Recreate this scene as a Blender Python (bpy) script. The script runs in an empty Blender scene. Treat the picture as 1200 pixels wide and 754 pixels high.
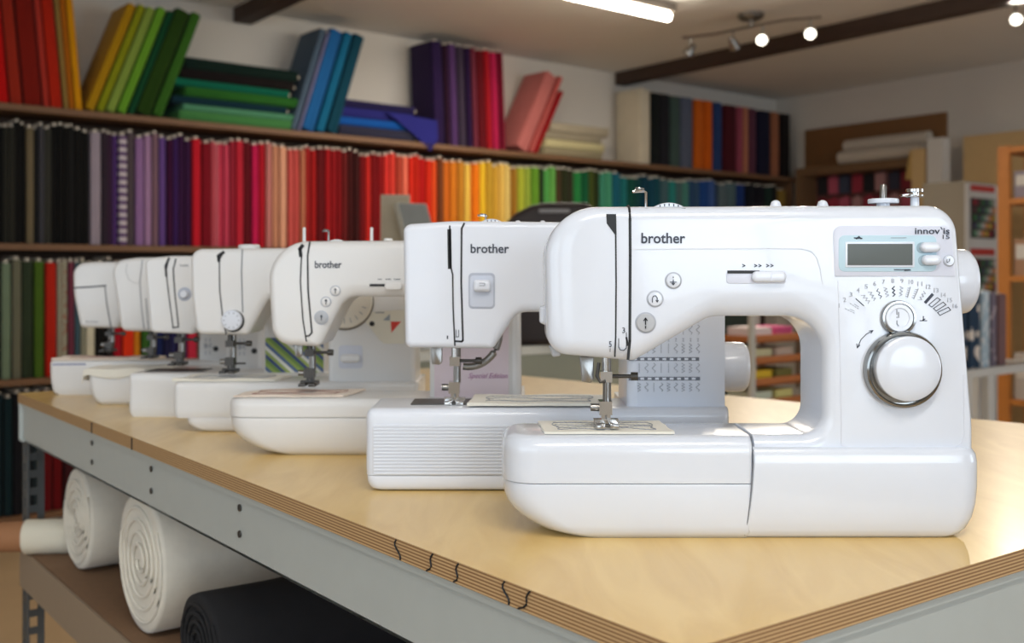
import bpy, bmesh, math, random
from mathutils import Vector, Matrix
random.seed(7)
S = bpy.context.scene
COL = S.collection
F = 1255.0            # focal length in pixels of the 1200 px wide frame
ZC = 1.1805           # camera height
ZT = 0.95             # worktop height
R = math.radians

# ------------------------------------------------------------------ materials
def lin(c):
    c = c / 255.0
    return c / 12.92 if c <= 0.04045 else ((c + 0.055) / 1.055) ** 2.4
MATS = {}
def mat(name, rgb, rough=0.5, metal=0.0, coat=0.0, noise=0.0, nscale=40, spec=0.5, sheen=0.0):
    if name in MATS: return MATS[name]
    m = bpy.data.materials.new(name); m.use_nodes = True
    nt = m.node_tree; b = nt.nodes['Principled BSDF']
    col = (lin(rgb[0]), lin(rgb[1]), lin(rgb[2]), 1)
    b.inputs['Base Color'].default_value = col
    b.inputs['Roughness'].default_value = rough
    b.inputs['Metallic'].default_value = metal
    b.inputs['Coat Weight'].default_value = coat
    b.inputs['Coat Roughness'].default_value = 0.06
    b.inputs['Specular IOR Level'].default_value = spec
    b.inputs['Sheen Weight'].default_value = sheen
    tc = nt.nodes.new('ShaderNodeTexCoord')
    n = nt.nodes.new('ShaderNodeTexNoise'); n.inputs['Scale'].default_value = nscale
    n.inputs['Detail'].default_value = 3
    nt.links.new(tc.outputs['Object'], n.inputs['Vector'])
    mx = nt.nodes.new('ShaderNodeMix'); mx.data_type = 'RGBA'
    k = 1 - noise
    mx.inputs[6].default_value = (col[0]*k, col[1]*k, col[2]*k, 1)
    mx.inputs[7].default_value = (min(1, col[0]*(1+noise)), min(1, col[1]*(1+noise)), min(1, col[2]*(1+noise)), 1)
    nt.links.new(n.outputs['Fac'], mx.inputs[0])
    nt.links.new(mx.outputs[2], b.inputs['Base Color'])
    MATS[name] = m
    return m
def emit(name, rgb, strength):
    if name in MATS: return MATS[name]
    m = bpy.data.materials.new(name); m.use_nodes = True
    b = m.node_tree.nodes['Principled BSDF']
    b.inputs['Base Color'].default_value = (.8, .8, .8, 1)
    b.inputs['Emission Color'].default_value = (lin(rgb[0]), lin(rgb[1]), lin(rgb[2]), 1)
    b.inputs['Emission Strength'].default_value = strength
    MATS[name] = m
    return m
def birch():
    m = bpy.data.materials.new('birch_plywood'); m.use_nodes = True
    nt = m.node_tree; b = nt.nodes['Principled BSDF']
    tc = nt.nodes.new('ShaderNodeTexCoord'); mp = nt.nodes.new('ShaderNodeMapping')
    mp.inputs['Scale'].default_value = (9, 2.0, 3); mp.inputs['Rotation'].default_value = (0, 0, R(0))
    n = nt.nodes.new('ShaderNodeTexNoise'); n.inputs['Scale'].default_value = 2.2
    n.inputs['Detail'].default_value = 5; n.inputs['Distortion'].default_value = 1.6
    r = nt.nodes.new('ShaderNodeValToRGB')
    r.color_ramp.elements[0].position = .3; r.color_ramp.elements[0].color = (lin(222), lin(184), lin(112), 1)
    r.color_ramp.elements[1].position = .7; r.color_ramp.elements[1].color = (lin(236), lin(202), lin(132), 1)
    nt.links.new(tc.outputs['Object'], mp.inputs['Vector']); nt.links.new(mp.outputs[0], n.inputs['Vector'])
    nt.links.new(n.outputs['Fac'], r.inputs[0]); nt.links.new(r.outputs[0], b.inputs['Base Color'])
    b.inputs['Roughness'].default_value = .34
    b.inputs['Coat Weight'].default_value = .25; b.inputs['Coat Roughness'].default_value = .18
    return m
def plyedge():
    m = bpy.data.materials.new('plywood_edge'); m.use_nodes = True
    nt = m.node_tree; b = nt.nodes['Principled BSDF']
    tc = nt.nodes.new('ShaderNodeTexCoord'); sx = nt.nodes.new('ShaderNodeSeparateXYZ')
    w = nt.nodes.new('ShaderNodeMath'); w.operation = 'MULTIPLY'; w.inputs[1].default_value = 2*math.pi/0.0028
    s = nt.nodes.new('ShaderNodeMath'); s.operation = 'SINE'
    r = nt.nodes.new('ShaderNodeValToRGB')
    r.color_ramp.elements[0].position = .25; r.color_ramp.elements[0].color = (lin(136), lin(100), lin(64), 1)
    r.color_ramp.elements[1].position = .75; r.color_ramp.elements[1].color = (lin(192), lin(158), lin(112), 1)
    h = nt.nodes.new('ShaderNodeMath'); h.operation = 'MULTIPLY_ADD'; h.inputs[1].default_value = .5; h.inputs[2].default_value = .5
    nt.links.new(tc.outputs['Object'], sx.inputs[0]); nt.links.new(sx.outputs[2], w.inputs[0])
    nt.links.new(w.outputs[0], s.inputs[0]); nt.links.new(s.outputs[0], h.inputs[0]); nt.links.new(h.outputs[0], r.inputs[0])
    nt.links.new(r.outputs[0], b.inputs['Base Color']); b.inputs['Roughness'].default_value = .7
    return m
def stripes(name, cols, scale, vec='X', rot=0.0):
    m = bpy.data.materials.new(name); m.use_nodes = True
    nt = m.node_tree; b = nt.nodes['Principled BSDF']
    tc = nt.nodes.new('ShaderNodeTexCoord'); mp = nt.nodes.new('ShaderNodeMapping')
    mp.inputs['Rotation'].default_value = (0, rot, 0); mp.inputs['Scale'].default_value = (scale,)*3
    sx = nt.nodes.new('ShaderNodeSeparateXYZ'); fr = nt.nodes.new('ShaderNodeMath'); fr.operation = 'FRACT'
    r = nt.nodes.new('ShaderNodeValToRGB'); r.color_ramp.interpolation = 'CONSTANT'
    els = r.color_ramp.elements
    while len(els) < len(cols): els.new(.5)
    for i, c in enumerate(cols):
        els[i].position = i/len(cols); els[i].color = (lin(c[0]), lin(c[1]), lin(c[2]), 1)
    nt.links.new(tc.outputs['Object'], mp.inputs[0]); nt.links.new(mp.outputs[0], sx.inputs[0])
    nt.links.new(sx.outputs['XYZ'.index(vec)], fr.inputs[0]); nt.links.new(fr.outputs[0], r.inputs[0])
    nt.links.new(r.outputs[0], b.inputs['Base Color']); b.inputs['Roughness'].default_value = .8
    return m
def spots(name, base, dot, scale, thr, extra=None):
    m = bpy.data.materials.new(name); m.use_nodes = True
    nt = m.node_tree; b = nt.nodes['Principled BSDF']
    tc = nt.nodes.new('ShaderNodeTexCoord'); v = nt.nodes.new('ShaderNodeTexVoronoi'); v.inputs['Scale'].default_value = scale
    r = nt.nodes.new('ShaderNodeValToRGB'); r.color_ramp.interpolation = 'CONSTANT'
    r.color_ramp.elements[0].color = (lin(dot[0]), lin(dot[1]), lin(dot[2]), 1)
    r.color_ramp.elements[1].position = thr; r.color_ramp.elements[1].color = (lin(base[0]), lin(base[1]), lin(base[2]), 1)
    nt.links.new(tc.outputs['Object'], v.inputs['Vector']); nt.links.new(v.outputs['Distance'], r.inputs[0])
    nt.links.new(r.outputs[0], b.inputs['Base Color']); b.inputs['Roughness'].default_value = .85
    return m

M_W1 = mat('gloss_white_plastic', (217, 222, 232), .24, coat=.5, noise=.01)
M_W2 = mat('cool_white_plastic', (222, 226, 235), .3, coat=.3, noise=.01)
M_W3 = mat('warm_white_plastic', (224, 223, 222), .33, coat=.3, noise=.01)
M_CREAM = mat('cream_plastic', (226, 218, 203), .4, coat=.15, noise=.01)
M_GREY = mat('grey_button', (176, 178, 182), .4, noise=.02)
M_LILAC = mat('pale_lilac_panel', (214, 218, 232), .35, noise=.01)
M_BLUE = mat('pale_blue_panel', (184, 210, 222), .35, noise=.01)
M_LCD = mat('lcd_glass', (88, 94, 92), .45, coat=.0, noise=.03)
M_BLACK = mat('black_slot', (22, 23, 26), .5, noise=.05)
M_INK = mat('dark_ink', (60, 66, 80), .6, noise=.02)
M_INK2 = mat('grey_ink', (140, 144, 152), .6, noise=.02)
M_BAR = mat('chart_bar_grey', (104, 108, 118), .6)
M_INK3 = mat('pale_ink', (172, 175, 184), .6, noise=.02)
M_RING = mat('ring_chrome', (150, 150, 148), .1, metal=1, noise=.02)
M_CHROME = mat('chrome', (205, 205, 205), .12, metal=1, noise=.02)
M_STEEL = mat('brushed_steel', (150, 148, 145), .32, metal=1, noise=.05)
M_DSTEEL = mat('dark_steel', (80, 78, 76), .4, metal=.8, noise=.05)
M_LINE = mat('seam_line', (120, 124, 132), .6, noise=.02)
M_BIRCH = birch(); M_PLY = plyedge()
M_BEAM = mat('grey_steel_beam', (184, 190, 187), .42, metal=.15, noise=.03, coat=.1)
M_POST = mat('galvanised_post', (92, 96, 98), .5, metal=.5, noise=.1)
M_CHIP = mat('chipboard', (128, 98, 72), .75, noise=.12, nscale=120)
M_SWATCH = mat('cream_calico', (226, 221, 208), .9, noise=.03, sheen=.2)
M_SWATCHP = mat('pinkish_calico', (222, 206, 190), .9, noise=.14, nscale=160, sheen=.2)
M_WADDING = mat('white_wadding', (222, 216, 202), .95, noise=.08, nscale=60, sheen=.3)
M_BOARD = mat('shelf_timber', (120, 86, 58), .65, noise=.1)
M_CORE = mat('cardboard_core', (226, 214, 196), .8, noise=.03)
M_WALL = mat('white_plaster', (216, 208, 197), .9, noise=.03, nscale=3)
M_CEIL = mat('ceiling_plaster', (228, 226, 222), .9, noise=.03, nscale=2)
M_FLOOR = mat('floor_boards', (186, 158, 122), .5, noise=.12, nscale=6)
M_DBEAM = mat('dark_oak_beam', (62, 44, 34), .7, noise=.2, nscale=12)

# ------------------------------------------------------------------ mesh helpers
class MB:
    def __init__(s, off=(0, 0, 0)):
        s.v = []; s.f = []; s.off = Vector(off)
    def add(s, vs, fs):
        o = len(s.v)
        s.v += [tuple(Vector(p) - s.off) for p in vs]
        s.f += [tuple(i + o for i in f) for f in fs]
        return s
    def loft(s, rings, cap0=True, cap1=True):
        n = len(rings[0]); vs = [p for r in rings for p in r]; fs = []
        for k in range(len(rings)-1):
            for i in range(n):
                j = (i+1) % n
                fs.append((k*n+i, k*n+j, (k+1)*n+j, (k+1)*n+i))
        if cap0: fs.append(tuple(range(n-1, -1, -1)))
        if cap1: fs.append(tuple((len(rings)-1)*n+i for i in range(n)))
        return s.add(vs, fs)
    def box(s, x0, x1, y0, y1, z0, z1, M=None):
        vs = [(x, y, z) for z in (z0, z1) for y in (y0, y1) for x in (x0, x1)]
        if M is not None: vs = [tuple(M @ Vector(p)) for p in vs]
        return s.add(vs, [(0, 2, 3, 1), (4, 5, 7, 6), (0, 1, 5, 4), (2, 6, 7, 3), (0, 4, 6, 2), (1, 3, 7, 5)])
    def tube(s, pts, r, n=12, r1=None, cap=True):
        pts = [Vector(p) for p in pts]; rings = []
        m = len(pts)
        for i, p in enumerate(pts):
            t = (pts[min(i+1, m-1)] - pts[max(i-1, 0)]).normalized()
            a = Vector((0, 0, 1)) if abs(t.z) < .9 else Vector((1, 0, 0))
            u = t.cross(a).normalized(); w = t.cross(u)
            rr = r if r1 is None else r + (r1-r)*i/(m-1)
            if isinstance(r, (list, tuple)): rr = r[i]
            rings.append([tuple(p + u*rr*math.cos(2*math.pi*k/n) + w*rr*math.sin(2*math.pi*k/n)) for k in range(n)])
        return s.loft(rings, cap, cap)
    def lathe(s, c, axis, prof, n=32):
        """prof: list of (radius, distance along axis)"""
        c = Vector(c); t = Vector(axis).normalized()
        a = Vector((0, 0, 1)) if abs(t.z) < .9 else Vector((1, 0, 0))
        u = t.cross(a).normalized(); w = t.cross(u)
        rings = [[tuple(c + t*h + u*r*math.cos(2*math.pi*k/n) + w*r*math.sin(2*math.pi*k/n)) for k in range(n)] for r, h in prof]
        return s.loft(rings)
    def ribbon(s, pts, w, y, closed=False, dy=.0004):
        """flat stroke on a plane facing -Y; pts are (x, z)"""
        for i in range(len(pts) - (0 if closed else 1)):
            a = Vector(pts[i]); b = Vector(pts[(i+1) % len(pts)])
            d = b-a
            if d.length < 1e-7: continue
            d.normalize(); nrm = Vector((-d.y, d.x))*w/2; e = d*w*.3
            q = [a-e-nrm, b+e-nrm, b+e+nrm, a-e+nrm]
            s.add([(p.x, y-dy, p.y) for p in q] + [(p.x, y+.0006, p.y) for p in q],
                  [(0, 1, 2, 3), (4, 7, 6, 5), (0, 4, 5, 1), (1, 5, 6, 2), (2, 6, 7, 3), (3, 7, 4, 0)])
        return s
    def build(s, name, m, parent=None, sharp=38, loc=None):
        me = bpy.data.meshes.new(name); me.from_pydata(s.v, [], s.f)
        bm = bmesh.new(); bm.from_mesh(me)
        bmesh.ops.remove_doubles(bm, verts=bm.verts, dist=1e-6)
        bmesh.ops.recalc_face_normals(bm, faces=bm.faces)
        bm.to_mesh(me); bm.free()
        for p in me.polygons: p.use_smooth = True
        me.set_sharp_from_angle(angle=R(sharp))
        me.materials.append(m)
        o = bpy.data.objects.new(name, me); COL.objects.link(o)
        if parent: o.parent = parent
        if loc is not None: o.location = loc
        return o
def tag(o, label, cat, group=None):
    o['label'] = label; o['category'] = cat
    if group: o['group'] = group
    return o
def empty(name, loc, label, cat, group=None, rz=0):
    o = bpy.data.objects.new(name, None); COL.objects.link(o); o.location = loc; o.rotation_euler.z = rz
    return tag(o, label, cat, group)
def struct(o):
    o['kind'] = 'structure'; return o

def rpoly(pts, rad, inset=0.0, wt=None, n=6):
    """rounded polygon offset inwards by inset (times the weight of each edge)"""
    N = len(pts); wt = wt or [1]*N
    A = sum(pts[i][0]*pts[(i+1) % N][1]-pts[(i+1) % N][0]*pts[i][1] for i in range(N))
    if A < 0:
        pts = pts[::-1]; rad = rad[::-1]
        wt = [wt[(N-2-i) % N] for i in range(N)]
    lines = []
    for i in range(N):
        a = Vector(pts[i]); b = Vector(pts[(i+1) % N]); d = (b-a).normalized()
        nn = Vector((-d.y, d.x)); lines.append((a+nn*inset*wt[i], d))
    out = []
    for i in range(N):
        (a, d0), (b, d1) = lines[i-1], lines[i]
        cr = d0.x*d1.y-d0.y*d1.x
        if abs(cr) < 1e-6: q = b.copy()
        else:
            t = ((b.x-a.x)*d1.y-(b.y-a.y)*d1.x)/cr; q = a+d0*t
        w = (wt[i-1]+wt[i])/2
        r = rad[i]-inset*w if cr > 0 else rad[i]+inset*w
        r = max(r, 1e-5)
        th = math.atan2(cr, d0.dot(d1)); L = r*math.tan(abs(th)/2)
        p0 = q-d0*L
        sg = 1 if th > 0 else -1
        c = p0+Vector((-d0.y, d0.x))*r*sg
        v = p0-c
        for k in range(n+1):
            an = th*k/n; out.append((c.x+v.x*math.cos(an)-v.y*math.sin(an), c.y+v.x*math.sin(an)+v.y*math.cos(an)))
    return out
def slab(mb, pts, rad, y0, y1, rf, rb, wt=None, n=6, bs=6):
    """solid with the outline pts (x,z), from y0 (front) to y1, rounded front and back edges"""
    rings = []
    for k in range(bs+1):
        a = math.pi/2*k/bs
        rings.append([(x, y0+rf*(1-math.cos(a)), z) for x, z in rpoly(pts, rad, rf*(1-math.sin(a)), wt, n)])
    for k in range(bs+1):
        a = math.pi/2*k/bs
        rings.append([(x, y1-rb*(1-math.sin(a)), z) for x, z in rpoly(pts, rad, rb*(1-math.cos(a)), wt, n)])
    return mb.loft(rings)
def plan(mb, levels, n=8):
    """levels: (z, x0, x1, y0, y1, radii[4]) rounded rectangles in plan, radii order: front-left, front-right, back-right, back-left"""
    rings = []
    for z, x0, x1, y0, y1, rr in levels:
        rings.append([(x, y, z) for x, y in rpoly([(x0, y0), (x1, y0), (x1, y1), (x0, y1)], list(rr), 0, None, n)])
    return mb.loft(rings)
def P(px, py, d):
    """point at distance d in front of the camera plane"""
    return ((px-600)*d/F, ZC-(py-321)*d/F)
def text_mesh(s, x0, z0, x1, z1, y, m, parent, off, name, bold=.0, shear=0, keep=False):
    cu = bpy.data.curves.new(name, 'FONT'); cu.body = s; cu.size = 1; cu.offset = bold; cu.extrude = .01; cu.shear = shear
    cu.resolution_u = 3
    o = bpy.data.objects.new(name, cu); COL.objects.link(o)
    bpy.context.view_layer.update()
    me = bpy.data.meshes.new_from_object(o.evaluated_get(bpy.context.evaluated_depsgraph_get()))
    bpy.data.objects.remove(o)
    xs = [v.co.x for v in me.vertices]; ys = [v.co.y for v in me.vertices]
    a, b, c, d = min(xs), max(xs), min(ys), max(ys)
    for v in me.vertices:
        X = x0+(v.co.x-a)/(b-a)*(x1-x0); Z = z0+(v.co.y-c)/(d-c)*(z1-z0)
        v.co = Vector((X, y-.0003-.0003*(v.co.z > 0), Z))-Vector(off)
    me.materials.clear(); me.materials.append(m)
    o = bpy.data.objects.new(name, me); COL.objects.link(o); o.parent = parent
    return o

# ------------------------------------------------------------------ sewing machines
class Machine:
    def __init__(s, label, d0, dface, ref, group='white sewing machines in a row on the worktop'):
        s.d0 = d0; s.df = dface
        s.off = ((ref-600)*d0/F, d0, ZT)
        s.root = empty('sewing_machine', s.off, label, 'sewing machine', group)
    def mb(s): return MB(s.off)
    def P(s, px, py, d=None): return P(px, py, d or s.df)
    def B(s, mb, name, m, parent=None, label=None, **k):
        o = mb.build(name, m, parent or s.root, **k)
        if label: o['label'] = label
        return o
    def body(s, px_pts, rad, wt, depth, rf, m, rb=.012):
        pts = [s.P(x, y) for x, y in px_pts]; k = s.df/F
        mb = s.mb(); slab(mb, pts, [r*k for r in rad], s.df, s.df+depth, rf, rb, wt, n=10, bs=8)
        return s.B(mb, 'body', m, sharp=50)
    def text(s, t, x0, y0, x1, y1, m=None, name='lettering', d=None, parent=None, **k):
        d = d or s.df; a = s.P(x0, y1, d); b = s.P(x1, y0, d)
        return text_mesh(t, a[0], a[1], b[0], b[1], d, m or M_INK, parent or s.root, s.off, name, **k)
    def strokes(s, lines, w, m, name, d=None, parent=None, closed=False, label=None):
        d = d or s.df; mb = s.mb()
        for l in lines: mb.ribbon([s.P(x, y, d) for x, y in l], w*d/F, d, closed)
        return s.B(mb, name, m, parent, label)
    def disc(s, px, py, r, prof, m, name, d=None, parent=None, label=None, n=40):
        """round thing on the front face, prof (radius factor, distance out of the face)"""
        d = d or s.df; x, z = s.P(px, py, d); k = r*d/F
        mb = s.mb(); mb.lathe((x, d+.001, z), (0, -1, 0), [(k*a, b+.001) for a, b in prof], n)
        return s.B(mb, name, m, parent, label)
    def pill(s, x0, y0, x1, y1, r, t, m, name, d=None, parent=None, bev=None, label=None, back=.002):
        """rounded rectangle standing t out of the face at d"""
        d = d or s.df; a = s.P(x0, y0, d); b = s.P(x1, y1, d); k = d/F
        bev = t*.6 if bev is None else bev
        mb = s.mb(); slab(mb, [(a[0], a[1]), (b[0], a[1]), (b[0], b[1]), (a[0], b[1])], [r*k]*4, d-t, d+back, bev, 0.0001, bs=4)
        return s.B(mb, name, m, parent, label)
    def needle(s, px, py0, py1, d, m_bar=None, k=1.0, screw=True):
        m_bar = M_CHROME if k < 1.15 else M_DSTEEL
        """needle bar, presser bar, clamp and presser foot between head underside py0 and bed py1"""
        x, z0 = P(px, py0, d); _, z1 = P(px, py1, d); H = z0-z1
        mb = s.mb(); mb.tube([(x, d, z0+.02), (x, d, z0-H*.30)], .0033*k)
        mb.box(x-.005*k, x+.005*k, d-.005*k, d+.005*k, z0-H*.34, z0-H*.18)
        o = s.B(mb, 'needle_bar', m_bar)
        mb = s.mb(); mb.tube([(x, d-.001, z0-H*.30), (x, d-.001, z1+H*.08), (x, d-.001, z1+H*.02)], [.0011, .0009, .0002], 8)
        s.B(mb, 'needle', M_STEEL, o)
        mb = s.mb(); mb.tube([(x+.002, d+.011, z0+.02), (x+.002, d+.011, z1+H*.34)], .0037*k)
        s.B(mb, 'presser_bar', M_STEEL)
        mb = s.mb()
        mb.box(x-.006*k, x+.005*k, d-.006, d+.012, z1+H*.18, z1+H*.38)
        mb.box(x-.004*k, x+.004*k, d-.001, d+.010, z1+H*.09, z1+H*.19)
        for sg in (-1, 1):
            slab(mb, [(x+sg*.002, z1+.0005), (x+sg*.0095*k, z1+.0005), (x+sg*.0095*k, z1+.004), (x+sg*.002, z1+.005)], [.0004]*4, d-.020*k, d+.012, .001, .001, bs=2, n=2)
        mb.box(x-.0105*k, x+.0105*k, d-.002, d+.006, z1+.003, z1+H*.11)
        f = s.B(mb, 'presser_foot', M_CHROME if k < 1.15 else M_DSTEEL)
        if screw:
            mb = s.mb(); mb.tube([(x-.004*k, d+.002, z1+H*.28), (x-.013*k, d+.002, z1+H*.28)], .0034*k)
            s.B(mb, 'screw', M_STEEL, f)
            mb = s.mb(); mb.tube([(x+.003*k, d-.002, z0-H*.25), (x+.022*k, d-.004, z0-H*.25)], .0017*k)
            mb.tube([(x+.021*k, d-.004, z0-H*.25), (x+.027*k, d-.0045, z0-H*.25)], .0036*k)
            s.B(mb, 'clamp_screw', M_DSTEEL, o)
        return f
    def cutter(s, x0, x1, y0, y1, d):
        a = P(x0, y0, d); b = P(x1, y1, d); mb = s.mb()
        slab(mb, [(a[0], a[1]), (b[0], a[1]), (b[0], b[1]+.003), (b[0]-.003, b[1]), (a[0]+.002, b[1]+.001)], [.001]*5, d, d+.008, .001, .001, bs=2, n=2)
        return s.B(mb, 'needle_threader', M_STEEL)
    def wheel(s, px, py, r, length, d, m, ribs=36, ex=0.004):
        """hand wheel whose axis is the x axis, px is where it leaves the body (at distance d)"""
        x, z = P(px, py, d); rr = r*d/F
        mb = s.mb(); n = 72; prof = [(.5, -ex), (.92, -ex), (1, .002), (1, length-.007), (.97, length-.003), (.86, length), (.3, length+.001)]
        rings = []
        for a, h in prof:
            rings.append([(x+h, d+rr*a*(1+(.018 if (k % 2 and ribs and .95 < a) else 0))*math.cos(2*math.pi*k/n),
                           z+rr*a*(1+(.018 if (k % 2 and ribs and .95 < a) else 0))*math.sin(2*math.pi*k/n)) for k in range(n)])
        mb.loft(rings); return s.B(mb, 'hand_wheel', m)
    def ontop(s, px, d, ztop):
        return ((px-600)*d/F, d, ztop)

def free_arm(M, name, m, xl, xr, z0, z1, y0, y1, rc=.02, re=.008, lower=0.0, front=0.0, bot=.002, label=None, rb=.004):
    """box in plan with rounded vertical corners; lower = how far the left end is drawn in at the bottom"""
    mb = M.mb(); L = []
    H = z1-z0
    for k in range(9):
        t = k/8; z = z0+(H-re)*t
        u = (1-t)**2.6
        e = bot*(1-min(1, t*6))**2
        L.append((z, xl+lower*u+e, xr-e*.3, y0+front*u+e, y1-e, (rc, rb, rb, rc*.7)))
    for k in range(1, 6):
        a = math.pi/2*k/5
        i = re*(1-math.cos(a)); z = z1-re+re*math.sin(a)
        L.append((z, xl+i, xr-i*.05, y0+i, y1-i, (max(rc-i, .001), rb, rb, max(rc*.7-i, .001))))
    plan(mb, L); return M.B(mb, name, m, label=label, sharp=60)

def swatch(name, x0, x1, y0, y1, z, m, label, seed, thick=.0018, skew=0.0, ink=M_INK2, rows=3, droopx=0, wave=.0008):
    """square of cloth lying on a machine bed, stitched with rows of thread"""
    rnd = random.Random(seed); nx, ny = 26, 14
    cx, cy = (x0+x1)/2, (y0+y1)/2
    root = empty(name, (cx, cy, z), label, 'fabric')
    mb = MB((0, 0, 0)); top = []; bot = []
    def h(u, v): return thick+wave*(1+math.sin(u*9+seed)*math.cos(v*6+seed*2))
    for j in range(ny+1):
        for i in range(nx+1):
            u = i/nx; v = j/ny
            jit = .0007*math.sin(u*17+seed)+.0005*math.sin(v*13)
            x = x0-cx+(x1-x0)*u+skew*(v-.5)+(jit if i in (0, nx) else 0); y = y0-cy+(y1-y0)*v+(jit if j in (0, ny) else 0)
            top.append((x, y, h(u, v))); bot.append((x, y, .0004))
    W = nx+1; n = len(top); fs = []
    for j in range(ny):
        for i in range(nx):
            a = j*W+i; fs.append((a, a+1, a+W+1, a+W)); fs.append((n+a, n+a+W, n+a+W+1, n+a+1))
    rim = [i for i in range(nx)]+[nx+W*j for j in range(ny)]+[ny*W+nx-i for i in range(nx)]+[W*(ny-j) for j in range(ny)]
    for k in range(len(rim)):
        a, b = rim[k], rim[(k+1) % len(rim)]; fs.append((a, n+a, n+b, b))
    mb.add(top+bot, fs); mb.build('cloth', m, root)
    mb = MB()
    Wd = x1-x0; D = y1-y0
    for r in range(rows):
        pts = []
        amp = .25+.12*r
        for k in range(50):
            t = k/49
            u = .12+.76*t; v = .5+(.5-r/(rows-1 if rows > 1 else 1))*.55+amp*.10*math.sin(t*(7+2*r)+seed+r)+.012*math.sin(k*2.4)
            x = x0-cx+Wd*u+skew*(v-.5); y = y0-cy+D*v
            pts.append((x, y, h(u, v)+.0003))
        mb.tube(pts, .00045, 5)
    # closing loop ends
    for e in (.12, .88):
        pts = []
        for k in range(12):
            v = .22+.56*k/11; u = e+(.02 if e < .5 else -.02)*math.sin(k*.6)
            pts.append((x0-cx+Wd*u+skew*(v-.5), y0-cy+D*v, h(u, v)+.0003))
        mb.tube(pts, .00045, 5)
    mb.build('stitching', ink, root)
    return root

# ---- machine 1: the large one in front -------------------------------------
m = Machine('large glossy white sewing machine in front, with display and chrome-ringed round dial', .924, .932, 588)
D = m.df
m.body([(637, 242), (642, 415), (744, 424), (834, 371), (967, 371), (967, 511), (884, 511), (884, 600), (1143, 600), (1143, 500), (1122, 240)],
       [62, 26, 10, 38, 44, 26, 2, 2, 12, 200, 34], [2.3, 1.2, 1.3, 1.7, .8, 1.2, .05, .05, .5, .5, 1], .090, .0125, M_W1)
bt = ZT+.0895
x0 = m.off[0]; xs = P(884, 0, .924)[0]; xr = P(1145, 0, .940)[0]
free_arm(m, 'accessory_tray', M_W1, x0, xs-.0012, ZT+.0492, bt, .924, 1.022, .032, .013, 0, 0, .0003)
free_arm(m, 'tray_drawer', M_W1, x0+.001, xs-.0012, ZT, ZT+.0484, .9245, 1.022, .034, .0006, .046, .006, .004)
mb = m.mb(); mb.box(x0+.036, xs-.0008, .9262, 1.012, ZT+.040, ZT+.058); m.B(mb, 'seam', M_LINE)
# base under the column
mb = m.mb(); L = []
for z, i in ((0, .022), (.003, .0145), (.008, .009), (.018, .004), (.03, .0012), (.045, 0), (.066, 0), (.073, .0012), (.0775, .004), (.0795, .008)):
    L.append((ZT+z, xs-.0005-.006*max(0, 1-z/.06)*1, xr-i, .924+i*.55, 1.085-i*.4, (.002, max(.020-i*.3, .004), .03, .004)))
plan(mb, L); m.B(mb, 'base', M_W1, sharp=60)
mb = m.mb(); mb.tube([(l[1]-.0004, l[3]+.0001, l[0]) for l in L[1:]]+[(L[-1][1]-.0004, L[-1][3]+.004, bt-.001)], .0006, 6); m.B(mb, 'seam', M_LINE)
# face plate pieces
def over_top(M, px, ztop_py, rf, w, y_end, mt=M_BLACK):
    x, zt0 = M.P(px, ztop_py); pts = []
    for k in range(9):
        a = math.pi/2*k/8; pts.append((x, M.df+rf*(1-math.cos(a))-.0001, zt0-rf*(1-math.sin(a))+.0001))
    pts.append((x, y_end, zt0+.0001)); mb = M.mb(); mb.tube(pts, w, 6); M.B(mb, 'slot_over_the_top', mt)
over_top(m, 738.2, 241, .0125, .0011, .99)

m.strokes([[(738.2, 257), (738.5, 300), (738, 400), (736, 421)]], 3.2, M_BLACK, 'thread_slot', d=D)
m.strokes([[(721.5, 272), (722, 330), (721.5, 395), (720.5, 418)]], 1.8, M_BLACK, 'thread_slot', d=D)
mb = m.mb(); a = [m.P(*q) for q in ((710.5, 251), (722, 251), (722.5, 275), (720.5, 275), (711, 262))]
mb.add([(x, D-.0006, z) for x, z in a]+[(x, D+.001, z) for x, z in a], [(0, 1, 2, 3, 4), (9, 8, 7, 6, 5)]+[(i, 5+i, 5+(i+1) % 5, (i+1) % 5) for i in range(5)])
m.B(mb, 'take_up_slot', M_BLACK)
m.strokes([[(725, 397), (725, 407), (727, 410.5), (731, 411), (734, 408), (734, 390)]], .9, M_INK, 'thread_path_mark')
m.strokes([[(734, 396), (734.8, 400), (735.6, 405)]], 2.2, M_BLACK, 'slot_curve')
m.text('3', 729, 384, 732.5, 390.5, M_INK, 'lettering'); m.text('5', 713.5, 400, 716.8, 407, M_INK, 'lettering')
m.strokes([[(715, 409), (715, 412.5)]], .7, M_INK, 'thread_path_mark')
m.text('brother', 751.5, 273, 803, 285.5, M_INK, 'maker_lettering', bold=.018)
m.strokes([[(742, 292.3), (800, 291.8), (900, 291.3), (940, 291.8), (951, 295), (957, 302), (961, 315), (964, 333)]], 1.1, mat('soft_seam', (212, 215, 224), .4), 'face_panel_line')
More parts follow.
